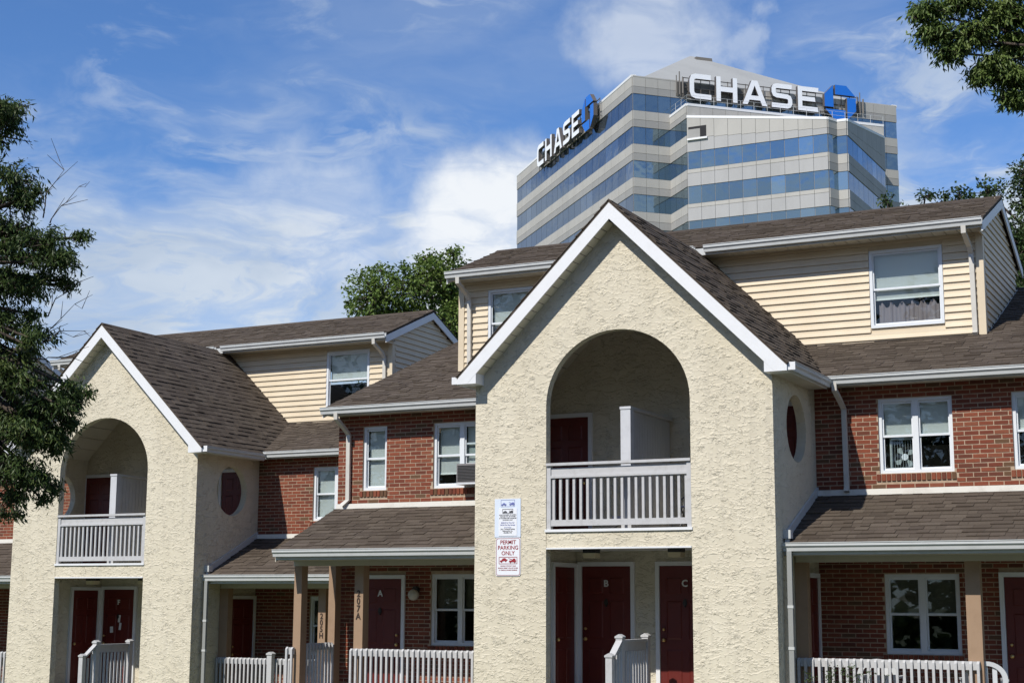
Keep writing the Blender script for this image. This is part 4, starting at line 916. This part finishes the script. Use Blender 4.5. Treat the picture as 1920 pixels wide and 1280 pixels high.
# ------------------------------------------------------------------ wall signs on the stucco pier
def wall_signs():
    y = YF-.012
    B = thing('towing_notice_sign', (-10.64, y, 1.25), 'pale blue-white towing notice with small print above the permit sign', 'sign')
    b = MB().box(-10.86, -10.42, y, y+.01, .965, 1.545).build('sign_board', 'paper', B)
    MB().box(-10.79, -10.48, y-.006, y-.001, .985, 1.40).build('sign_insert', 'white', B)
    def frame(x0, x1, z0, z1, yy, m, t=.006):
        MB().box(x0, x1, yy-.002, yy, z1-t, z1).box(x0, x1, yy-.002, yy, z0, z0+t).box(x0, x0+t, yy-.002, yy, z0+t, z1-t).box(x1-t, x1, yy-.002, yy, z0+t, z1-t).build('sign_border', m, b)
    def car(x0, z0, w, m, yy, par, tilt=.0):
        h = w*.5; p = [(0, .25), (.05, .5), (.25, .55), (.38, .9), (.7, .9), (.85, .55), (1, .5), (1, .25)]
        q = MB().prism([(x0+a*w, z0+b*h+a*w*tilt) for a, b in p], 'y', yy-.003, yy)
        for cx in (.22, .78): q.prism([(x0+cx*w+.11*w*math.cos(t), z0+.22*h+cx*w*tilt+.11*w*math.sin(t)) for t in [i*math.pi/5 for i in range(10)]], 'y', yy-.0045, yy-.0005)
        q.build('pictogram_car', m, par)
    def truck(x0, z0, w, m, yy, par):
        h = w*.62; p = [(0, .2), (0, .55), (.35, .55), (.42, .62), (-.12, .98), (-.10, 1.04), (.55, .72), (.55, .95), (.85, .95), (.97, .6), (1, .55), (1, .2)]
        q = MB().prism([(x0+a*w, z0+b*h) for a, b in p], 'y', yy-.003, yy)
        for cx in (.2, .8): q.prism([(x0+cx*w+.1*w*math.cos(t), z0+.2*h+.1*w*math.sin(t)) for t in [i*math.pi/5 for i in range(10)]], 'y', yy-.0045, yy-.0005)
        q.build('pictogram_truck', m, par)
    frame(-10.755, -10.52, 1.425, 1.53, y-.001, 'sblue', .004); car(-10.75, 1.44, .09, 'sblue', y-.001, b); truck(-10.61, 1.44, .085, 'sblue', y-.001, b)
    frame(-10.725, -10.545, 1.325, 1.392, y-.007, 'sblack'); car(-10.715, 1.33, .07, 'sblack', y-.007, b); truck(-10.61, 1.33, .06, 'sblack', y-.007, b)
    for t, z, s, m in (('UNAUTHORIZED OR ILLEGAL', 1.302, .022, 'sblack'), ('VEHICLES WILL BE TOWED', 1.276, .022, 'sblack'), ("AT OWNER'S RISK & EXPENSE", 1.25, .022, 'sblack'), ('24 HOURS A DAY', 1.224, .022, 'sblack'), ('$250.00 For One Car', 1.183, .026, 'sblue'), ('$45.00 Per Day Storage', 1.15, .026, 'sblue'), ('At Our Property', 1.112, .018, 'sblue'), ('J.B.A. Towing & Parking', 1.087, .025, 'sblack'), ('Enforcement Co.', 1.06, .025, 'sblack'), ('302-888-1100', 1.033, .025, 'sblack')):
        put_text('sign_text', t, s, b, (-10.635, y-.008, z), m, .0003, .0008)
    B = thing('permit_parking_sign', (-10.63, y, .67), 'white sign with red words for permit parking on the stucco pier', 'sign')
    w2, h2, cx, cz, r = .42, .575, -10.63, .672, .03
    pts = []
    for sx, sz, a0 in ((1, 1, 0), (-1, 1, 90), (-1, -1, 180), (1, -1, 270)):
        for k in range(5): a = math.radians(a0+22.5*k); pts.append((cx+sx*(w2/2-r)+r*math.cos(a), cz+sz*(h2/2-r)+r*math.sin(a)))
    b2 = MB().prism(pts, 'y', y, y+.008).build('sign_board', 'white', B)
    inner = [(cx+(x-cx)*.955, cz+(z-cz)*.965) for x, z in pts]; inner2 = [(cx+(x-cx)*.925, cz+(z-cz)*.945) for x, z in pts]
    n = len(pts); MB().add([(x, y-.002, z) for x, z in inner]+[(x, y-.002, z) for x, z in inner2], [(i, (i+1) % n, n+(i+1) % n, n+i) for i in range(n)]).build('sign_border', 'sred', b2)
    for t, z, s in (('PERMIT', .888, .085), ('PARKING', .806, .085), ('ONLY', .724, .085)): put_text('sign_text', t, s, b2, (cx, y-.002, z), 'sred', .001, .001, .98)
    b = b2; frame(cx-.155, cx+.155, .565, .67, y-.001, 'sred', .007); car(cx-.14, .582, .13, 'sred', y-.001, b2, .15); truck(cx+.02, .578, .115, 'sred', y-.001, b2)
    for t, z in (('VEHICLES WITHOUT VALID', .535), ('PARKING PERMIT WILL BE TOWED', .503), ("AT VEHICLE OWNER'S EXPENSE", .472)): put_text('sign_text', t, .0215, b2, (cx, y-.002, z), 'sred', .0003, .0008)
wall_signs()
# notes taped to the door with the letter F
for (x, z, w, h, a, lb) in ((-9.72, -.03, .06, .15, 8, 'upper narrow paper strip taped below the letter F'), (-9.69, -.19, .06, .15, 6, 'lower narrow paper strip taped below the letter F'), (-9.92, -.26, .085, .13, -3, 'small squarish paper note left of the strips on door F')):
    p = Vector((x, 22.75-.032, z-.02)) + Vector(LT); c, s = math.cos(math.radians(a)), math.sin(math.radians(a))
    q = MB(); pts = [(-w/2, -h/2), (w/2, -h/2), (w/2, h/2), (-w/2, h/2)]
    q.prism([(p.x+u*c+v*s, p.z-u*s+v*c) for u, v in pts], 'y', p.y-.012, p.y-.011)
    o = q.build('paper_note', 'letter', origin=p); tag(o, lb, 'note', 'notes on the red door')

# ------------------------------------------------------------------ things on porches, balconies and in windows
def plastic_chair(x, y, z, rot, label):
    B = thing('plastic_chair', (x, y, z), label, 'chair', 'white plastic chairs on the porch')
    c, s = math.cos(rot), math.sin(rot); R = lambda p: (x+p[0]*c-p[1]*s, y+p[0]*s+p[1]*c, z+p[2])
    def part(nm, vs_boxes):
        m = MB()
        for b in vs_boxes: m.hexa([R(p) for p in b])
        m.build(nm, 'chair', B)
    bx = lambda x0, x1, y0, y1, z0, z1: [(x0, y0, z0), (x1, y0, z0), (x1, y1, z0), (x0, y1, z0), (x0, y0, z1), (x1, y0, z1), (x1, y1, z1), (x0, y1, z1)]
    part('seat', [bx(-.24, .24, -.24, .2, .4, .43)])
    for sx in (-1, 1):
        for sy in (-1, 1): part('leg', [bx(sx*.24-.025, sx*.24+.025, sy*.22-.025, sy*.22+.025, 0, .4)])
        part('armrest', [bx(sx*.27-.03, sx*.27+.03, -.22, .24, .62, .65), bx(sx*.27-.02, sx*.27+.02, -.22, -.18, .4, .62)])
    m = MB(); n = 16; ring = []
    def arc(r, h): return [(-r*math.cos(math.pi*i/n), h+r*.85*math.sin(math.pi*i/n)) for i in range(n+1)]
    o, i_ = arc(.29, .64), arc(.22, .64)
    vs = []; fs = []
    for yy in (.2, .225):
        for (a, b) in ((o[0][0], .42),) : vs.append(R((a, yy, b)))
        for p in o: vs.append(R((p[0], yy+.1*(p[1]-.42), p[1])))
        vs.append(R((o[-1][0], yy, .42)))
        vs.append(R((i_[-1][0], yy, .42)))
        for p in i_[::-1]: vs.append(R((p[0], yy+.1*(p[1]-.42), p[1])))
        vs.append(R((i_[0][0], yy, .42)))
    k = len(vs)//2; m.add(vs, [tuple(range(k)), tuple(range(2*k-1, k-1, -1))]+[(i, (i+1) % k, k+(i+1) % k, k+i) for i in range(k)])
    for t in (-.12, 0, .12): m.hexa([R(p) for p in bx(t-.03, t+.03, .215, .24, .42, .83)])
    m.build('backrest', 'chair', B)
plastic_chair(-5.35, 22.3, -1.65, math.pi, 'white plastic chair behind the porch railing under the window')
plastic_chair(-3.93, 22.2, -1.65, math.pi+.3, 'white plastic chair beside the tan post at the right edge')
def box_fan():
    B = thing('box_fan', (-5.17, 23.34, 1.98), 'grey box fan standing behind the lower window pane', 'fan')
    y = 23.31; x0, x1, z0, z1 = -5.35, -4.98, 1.985, 2.46
    MB().box(x0, x1, y, y+.1, z1-.03, z1).box(x0, x1, y, y+.1, z0, z0+.03).box(x0, x0+.025, y, y+.1, z0+.03, z1-.03).box(x1-.025, x1, y, y+.1, z0+.03, z1-.03).build('housing', 'fan', B)
    c = ((x0+x1)/2+.03, (z0+z1)/2-.05); h = MB().prism([(c[0]+.05*math.cos(t), c[1]+.05*math.sin(t)) for t in [i*math.pi/9 for i in range(18)]], 'y', y+.02, y+.06).build('hub', 'white', B)
    for k in range(4):
        a = k*math.pi/2+.6; d = (math.cos(a), math.sin(a)); e = (-d[1], d[0])
        MB().prism([(c[0]+d[0]*.04, c[1]+d[1]*.04), (c[0]+d[0]*.12+e[0]*.05, c[1]+d[1]*.12+e[1]*.05), (c[0]+d[0]*.17+e[0]*.02, c[1]+d[1]*.17+e[1]*.02), (c[0]+d[0]*.15-e[0]*.04, c[1]+d[1]*.15-e[1]*.04)], 'y', y+.035, y+.045).build('blade', 'fan', B)
    g = MB()
    for i in range(9): g.box(x0+.03+i*.04, x0+.034+i*.04, y+.004, y+.008, z0+.03, z1-.03)
    g.build('grille', 'fan', B)
box_fan()
def air_con():
    B = thing('window_air_conditioner', (-12.34, 22.95, 1.97), 'grey window air conditioner jutting from the double window beside the stucco bay', 'air conditioner')
    x0, x1, y0, y1, z0, z1 = -12.585, -12.14, 22.90, 23.30, 1.975, 2.30
    MB().box(x0, x1, y0, y1, z0, z1).build('casing', 'acgrey', B)
    for i in range(11): MB().box(x0+.02, x1-.02, y0-.008, y0-.001, z0+.03+i*.025, z0+.042+i*.025).build('louvre', 'steel', B)
    MB().box(x0-.01, x1+.01, y0-.02, y0+.3, z0-.025, z0-.002).build('support_tray', 'vinyl', B)
air_con()
def wall_globe():
    B = thing('porch_globe_lamp', (-13.47, 23.14, .13), 'round frosted globe lamp on brick beside red door A', 'lamp')
    MB().cyl((-13.47, 23.15, .2), (-13.47, 23.08, .2), .06).cyl((-13.47, 23.06, .2), (-13.47, 23.06, .16), .035).build('lamp_bracket', 'steel', B); MB().sphere((-13.47, 23.03, .11), .095, 16).build('globe', 'globe', B, True)
wall_globe()
def curtain():
    B = thing('curtain', (-5.37, 25.14, 4.52), 'pale hanging cloth behind the lower pane of the right upper window', 'curtain')
    rg = random.Random(4); m = MB(); x = -5.8
    vs = []; n = 46
    for i in range(n+1):
        xx = -5.86+.98*i/n; yy = 25.14+.03*math.sin(i*1.9)+rg.uniform(-.012, .012); top = 4.86+.05*math.sin(i*.8)
        vs += [(xx, yy, 4.5), (xx, yy, top)]
    m.add(vs, [(2*i, 2*i+2, 2*i+3, 2*i+1) for i in range(n)]).build('cloth', 'cloth', B, True, recalc=False)
curtain()
def folding_chair(x, y, z, label, m1='navy'):
    B = thing('folding_chair', (x, y, z), label, 'chair')
    f = MB()
    for s in (-.24, .24):
        f.cyl((x+s, y-.25, z), (x+s, y+.22, z+.95), .014, n=6); f.cyl((x+s, y+.25, z), (x+s, y-.25, z+.5), .014, n=6); f.cyl((x+s, y-.25, z+.5), (x+s, y+.1, z+.62), .014, n=6)
    f.build('frame', 'black', B)
    MB().hexa([(x-.22, y-.22, z+.42), (x+.22, y-.22, z+.42), (x+.22, y+.1, z+.4), (x-.22, y+.1, z+.4), (x-.22, y-.22, z+.44), (x+.22, y-.22, z+.44), (x+.22, y+.1, z+.42), (x-.22, y+.1, z+.42)]).build('seat', m1, B)
    MB().prism([(x-.22, z+.5), (x+.22, z+.5), (x+.2, z+.9), (x+.08, z+.99), (x-.08, z+.99), (x-.2, z+.9)], 'y', y+.17, y+.19).build('backrest', m1, B)
folding_chair(-8.0, 22.2, 1.0, 'dark navy folding chair on the balcony right of the divider')
def tricycle(x, y, z):
    B = thing('child_tricycle', (x, y, z), 'small black tricycle on the balcony left of the divider', 'tricycle')
    MB().cyl((x-.2, y, z+.12), (x+.15, y, z+.3), .018, n=6).cyl((x+.15, y, z+.12), (x+.2, y, z+.52), .016, n=6).build('frame', 'black', B)
    MB().cyl((x+.2, y-.16, z+.54), (x+.2, y+.16, z+.54), .014, n=6).cyl((x+.1, y-.16, z+.56), (x+.2, y-.16, z+.54), .014, n=6).build('handlebar', 'black', B)
    for (a, b, r) in ((x+.15, y, .14), (x-.22, y-.13, .09), (x-.22, y+.13, .09)): MB().cyl((a, b-.018, z+r), (a, b+.018, z+r), r, n=14).build('wheel', 'black', B)
    MB().box(x-.15, x+.02, y-.07, y+.07, z+.28, z+.32).build('saddle', 'navy', B)
tricycle(-9.3, 22.3, 1.0)
def stub_post():
    B = thing('stair_post', (-17.85, 25.0, -1.99), 'short white capped post behind the left porch pickets', 'post'); m = MB(); cap_post(m, -17.85, 25.1, -1.99, -.98, .11); m.build('post', 'wood', B)
stub_post()

# ------------------------------------------------------------------ trees and shrubs
def leaf_mesh(mb_v, mb_f, p, d, L, w, rg):
    d = d.normalized(); s = d.cross(Vector((rg.uniform(-1, 1), rg.uniform(-1, 1), rg.uniform(.2, 1.2)))).normalized()
    nn = d.cross(s); o = len(mb_v)
    mb_v += [p, p+d*L*.45+s*w*.5+nn*L*.04, p+d*L-nn*L*.06, p+d*L*.45-s*w*.5+nn*L*.04]
    mb_f.append((o, o+1, o+2, o+3))
def tree(name, label, base, fork, clumps, leaf, leafmat, trunk_r, seed, per_tip=9, droop=.5, cat='tree', group=None, tips=None, bare=()):
    rg = random.Random(seed); B = thing(name, base, label, cat, group)
    base = Vector(base); fork = Vector(fork); tm = MB(); v = []; f = []
    pts = [base, base.lerp(fork, .35)+Vector((rg.uniform(-.1, .1), rg.uniform(-.1, .1), 0)), base.lerp(fork, .7)+Vector((rg.uniform(-.12, .12), rg.uniform(-.12, .12), 0)), fork]
    rr = [trunk_r*1.25, trunk_r, trunk_r*.85, trunk_r*.65]
    for i in range(3): tm.cyl(pts[i], pts[i+1], rr[i], rr[i+1], 9)
    Lf, Wf = leaf
    for (c, r, n) in clumps:
        c = Vector(c); r = Vector(r)
        st = base.lerp(fork, max(.35, min(1, .55+.45*(c.z-base.z)/max(.1, (fork.z-base.z)*1.3)))); q = [st]
        for t in (.4, .75, 1): q.append(st.lerp(c, t)+Vector((rg.uniform(-1, 1), rg.uniform(-1, 1), rg.uniform(-.3, 1)))*(.08*(c-st).length*(1-t)+.02))
        lr = [trunk_r*.32, trunk_r*.22, trunk_r*.13, trunk_r*.07]
        for i in range(3): tm.cyl(q[i], q[i+1], lr[i], lr[i+1], 6)
        nt = max(3, n//per_tip)
        for k in range(nt):
            a = Vector((rg.gauss(0, 1), rg.gauss(0, 1), rg.gauss(0, 1))).normalized(); rad = rg.random()**.42
            tip = c + Vector((a.x*r.x, a.y*r.y, a.z*r.z))*rad
            if k % 3 == 0: tm.cyl(c.lerp(tip, .1), tip, .012*Lf/.08, .004*Lf/.08, 4)
            out = (tip-c).normalized() if (tip-c).length > .01 else a
            tw = (out*.7+Vector((rg.uniform(-.6, .6), rg.uniform(-.6, .6), -droop*.5))).normalized()
            for j in range(per_tip):
                p = tip - tw*Lf*.45*(j % per_tip)*.6 + Vector((rg.gauss(0, 1), rg.gauss(0, 1), rg.gauss(0, 1)))*Lf*.35
                d = tw*.8+Vector((rg.gauss(0, .6), rg.gauss(0, .6), rg.gauss(0, .5)-droop))
                leaf_mesh(v, f, p, d, Lf*rg.uniform(.5, 1.35), Wf*rg.uniform(.65, 1.3), rg)
    for (p0, p1) in bare:           # leafless twigs
        p0, p1 = Vector(p0), Vector(p1); q = p0; 
        for i in range(5):
            nx = p0.lerp(p1, (i+1)/5)+Vector((rg.gauss(0, .03), rg.gauss(0, .03), rg.gauss(0, .03))); tm.cyl(q, nx, .008*(1-i/6), .007*(1-(i+1)/6), 4)
            sp = nx + (p1-p0)*.3+Vector((rg.gauss(0, .1), rg.gauss(0, .1), rg.gauss(0, .1))); tm.cyl(nx, sp, .004, .002, 4); q = nx
    tm.build('trunk', 'bark', B, True, recalc=False)
    m = MB(); m.v = v; m.f = f; m.build('crown', leafmat, B, recalc=False)
    return B
# tall tree standing beside the parking lot at left: only the right half of its crown reaches into the picture
rg = random.Random(77)
lc = []
for (x, y, z, rx, rz, n) in ((-11.62, 11.40, 5.0, .30, .20, 1000), (-11.75, 11.35, 4.75, .40, .25, 1300), (-11.62, 11.48, 4.28, .40, .26, 1700), (-11.50, 11.55, 4.05, .28, .18, 800), (-11.70, 11.55, 3.75, .42, .30, 2200), (-11.32, 11.72, 3.62, .36, .24, 1900), (-11.20, 11.80, 3.45, .30, .18, 1300),
        (-11.75, 11.6, 3.20, .42, .28, 2200), (-11.50, 11.75, 3.18, .30, .20, 1200), (-11.78, 11.65, 2.75, .42, .24, 1800), (-11.50, 11.85, 2.70, .32, .16, 900), (-11.85, 11.65, 2.38, .38, .2, 1300), (-11.62, 11.85, 2.25, .40, .22, 1600),
        (-11.42, 12.05, 1.98, .38, .20, 2600), (-11.60, 11.95, 1.72, .42, .26, 2800), (-11.30, 12.10, 2.05, .24, .14, 1000), (-11.48, 12.10, 1.62, .28, .20, 1500), (-11.78, 11.95, 1.32, .38, .26, 2200), (-11.58, 12.08, 1.22, .28, .18, 1200), (-11.82, 12.02, 1.02, .28, .14, 800), (-11.9, 11.9, 1.75, .4, .3, 1800),
        (-12.3, 11.2, 4.6, .6, .5, 1800), (-12.4, 11.3, 3.6, .6, .5, 2000), (-12.4, 11.4, 2.6, .6, .5, 2000), (-12.4, 11.5, 1.6, .6, .45, 1800), (-13.2, 10.9, 4.4, .8, .6, 2000), (-13.3, 11, 3.2, .8, .6, 2000), (-13.2, 11.1, 2.1, .8, .5, 1800), (-12.9, 11.0, 5.5, .7, .5, 1500), (-14.1, 10.6, 3.8, .8, .8, 1500)):
    lc.append(((x, y, z), (rx*.9, rx, rz*.9), int(n*.62)))
    for k in range(3):      # smaller sprays round each main clump break its outline
        lc.append(((x+rg.uniform(-1, .75)*rx, y+rg.uniform(-1, 1)*rx, z+rg.uniform(-1.25, 1.1)*rz), (rx*.36, rx*.36, rz*.36), int(n*.15)))
tree('willow_oak_tree', 'dark narrow-leaved tree at the left edge in front of the left gable', (-13.0, 11.0, GROUND), (-12.7, 11.1, 4.4), lc, (.07, .018), 'leaf_a', .16, 5, 9, .7, group='trees by the parking lot',
     bare=[((-11.35, 11.7, 3.9), (-11.12, 11.78, 4.5)), ((-11.3, 11.75, 3.85), (-11.0, 11.85, 4.25)), ((-11.5, 11.85, 2.7), (-11.0, 11.98, 3.0)), ((-11.45, 11.87, 2.6), (-11.02, 12.0, 2.72)), ((-11.4, 11.9, 2.9), (-11.1, 11.9, 3.3)), ((-11.5, 11.8, 2.45), (-11.1, 12.0, 2.5))])
rc = []
for (x, y, z, rx, rz, n) in ((-2.25, 11.62, 4.52, .20, .10, 700), (-2.22, 11.68, 4.36, .20, .10, 800), (-2.12, 11.75, 4.22, .17, .09, 700), (-2.0, 11.75, 4.62, .25, .12, 900), (-1.95, 11.82, 4.35, .22, .12, 1000), (-1.72, 11.9, 4.5, .25, .16, 1300), (-1.65, 12.0, 4.28, .22, .14, 1200), (-1.82, 11.92, 4.12, .18, .09, 900), (-1.92, 11.9, 4.03, .13, .08, 500), (-1.68, 12.0, 4.02, .2, .09, 900), (-1.72, 12.05, 3.87, .13, .07, 500), (-1.6, 12.05, 3.85, .15, .08, 600), (-1.5, 11.9, 4.8, .4, .3, 1500), (-1.1, 12.1, 4.4, .45, .4, 2000), (-.5, 12.2, 4.9, .6, .5, 1800), (-1.6, 11.8, 5.1, .5, .3, 1200), (.2, 12.4, 4.5, .6, .6, 1200),
        (1.0, 12.0, 6.2, 1.3, 1.0, 2600), (2.6, 12.6, 5.4, 1.3, 1.1, 2600), (.4, 11.4, 7.6, 1.4, 1.0, 2600), (2.2, 12.2, 8.2, 1.5, 1.1, 2600), (3.6, 12.8, 6.8, 1.3, 1.1, 2200), (1.4, 13.2, 9.4, 1.3, .9, 2000), (2.4, 11.4, 6.6, 1.2, 1.0, 2200)):
    rc.append(((x, y, z), (rx, rx, rz), n))
tree('overhanging_tree', 'leafy branches reaching in from the upper right corner', (1.4, 12.9, GROUND), (.9, 12.8, 4.0), [(a, b, int(n*1.7)) for a, b, n in rc], (.054, .017), 'leaf_d', .10, 8, 10, .7, group='trees by the parking lot')
def round_tree(name, label, cx, cy, ztop, R, H, leafmat, seed, n, leaf, extra=()):
    rg = random.Random(seed); cl = []
    for i in range(34):
        a = rg.uniform(0, 2*math.pi); e = rg.uniform(-.9, 1); rr = R*math.sqrt(max(0, 1-(e*.9)**2))*rg.uniform(.35, .92)
        cl.append(((cx+rr*math.cos(a), cy+rr*math.sin(a), ztop-H/2+e*H*.46*rg.uniform(.7, 1)), (R*.34, R*.34, H*.15), n))
    for e in extra: cl.append(e)
    return tree(name, label, (cx, cy, GROUND), (cx, cy, ztop-H*.6), cl, leaf, leafmat, .26, seed, 8, .35, group='trees behind the houses')
round_tree('leafy_tree', 'bright green leafy tree behind the left building roof', -23.6, 42, 10.55, 3.3, 6.2, 'leaf_b', 31, 2700, (.125, .068), [((-23.7, 41, 10.6), (.5, .5, .35), 250), ((-22.9, 41.3, 10.75), (.45, .45, .3), 220), ((-25.3, 41, 10.35), (.6, .6, .3), 260), ((-26.6, 41.6, 9.4), (.5, .5, .5), 260)])
round_tree('leafy_tree', 'dark green tree behind the right end of the nearest roof', -3.9, 41, 11.4, 2.8, 6.6, 'leaf_c', 36, 3300, (.115, .06), [((-6.4, 40, 10.45), (.6, .6, .45), 500), ((-7.1, 40, 10.4), (.4, .4, .35), 260), ((-5.4, 40, 10.9), (.6, .6, .45), 500)])
round_tree('leafy_tree', 'treetop just showing over the roof ridge right of the tower', -8.3, 40.5, 10.75, 1.3, 4.0, 'leaf_c', 38, 420, (.10, .05), [((-9.0, 40, 10.5), (.3, .3, .3), 200), ((-8.0, 40, 10.55), (.3, .3, .3), 200), ((-7.5, 40, 10.45), (.25, .25, .25), 150)])
def added_tree_belt():  # unseen trees added behind the camera, tall enough to cut sky light
    rg = random.Random(9); v = []; f = []; st = MB()
    for i in range(26):
        cx = -75+i*5.6+rg.uniform(-1.5, 1.5); cy = -21+rg.uniform(-4, 4); h = rg.uniform(17, 23)
        st.cyl((cx, cy, GROUND), (cx, cy, GROUND+h*.6), .3, .15, 7)
        for k in range(1900):
            a = Vector((rg.gauss(0, 1), rg.gauss(0, 1), rg.gauss(0, 1))).normalized()*rg.random()**.4
            leaf_mesh(v, f, Vector((cx+a.x*4, cy+a.y*3.5, GROUND+h*.5+a.z*h*.5)), Vector((rg.gauss(0, 1), rg.gauss(0, 1), rg.gauss(0, .6))), .6, .42, rg)
    for k in range(9000):        # low leaves added to close the bright gap reflected in the windows
        leaf_mesh(v, f, Vector((rg.uniform(-80, 72), -21+rg.gauss(0, 1.6), GROUND+rg.random()**1.3*5)), Vector((rg.gauss(0, 1), rg.gauss(0, 1), rg.gauss(0, .6))), .75, .6, rg)
    m = MB(); m.v = v+st.v; n0 = len(v); m.f = f+[tuple(q+n0 for q in t) for t in st.f]
    o = m.build('wood', 'leaf_c', recalc=False); o['kind'] = 'stuff'; tag(o, 'unseen belt of trees added across the parking lot to block sky light', 'trees')
added_tree_belt()
def shrub():
    rg = random.Random(3); B = thing('shrub', (-5.6, 20.45, GROUND), 'thin leafy shrub growing in front of the right porch pickets', 'shrub'); st = MB(); v = []; f = []
    for (x, h) in ((-6.02, .82), (-5.92, 1.02), (-5.8, .95), (-5.66, 1.06), (-5.58, 1.12), (-5.5, 1.05), (-5.38, 1.1), (-5.28, 1.13), (-5.2, 1.0), (-5.05, 1.06), (-4.85, 1.0), (-4.78, .92)):
        top = Vector((x+rg.uniform(-.05, .05), 20.45+rg.uniform(-.1, .1), GROUND+h)); b0 = Vector((x*.5-5.55*.5, 20.45, GROUND)); st.cyl(b0, top, .009, .003, 4)
        for i in range(60 if -5.95 < x < -5.1 else 22):
            t = rg.uniform(.55, 1.0); p = b0.lerp(top, t)+Vector((rg.gauss(0, .035), rg.gauss(0, .035), 0)); leaf_mesh(v, f, p, Vector((rg.gauss(0, 1), rg.gauss(0, 1), rg.uniform(0, 1))), .038, .02, rg)
    st.build('stem', 'bark', B, recalc=False); m = MB(); m.v = v; m.f = f; m.build('foliage', 'leaf_c', B, recalc=False)
shrub()
print('objects', len(bpy.data.objects), 'tris', sum(len(m.polygons)*2 for m in bpy.data.meshes))
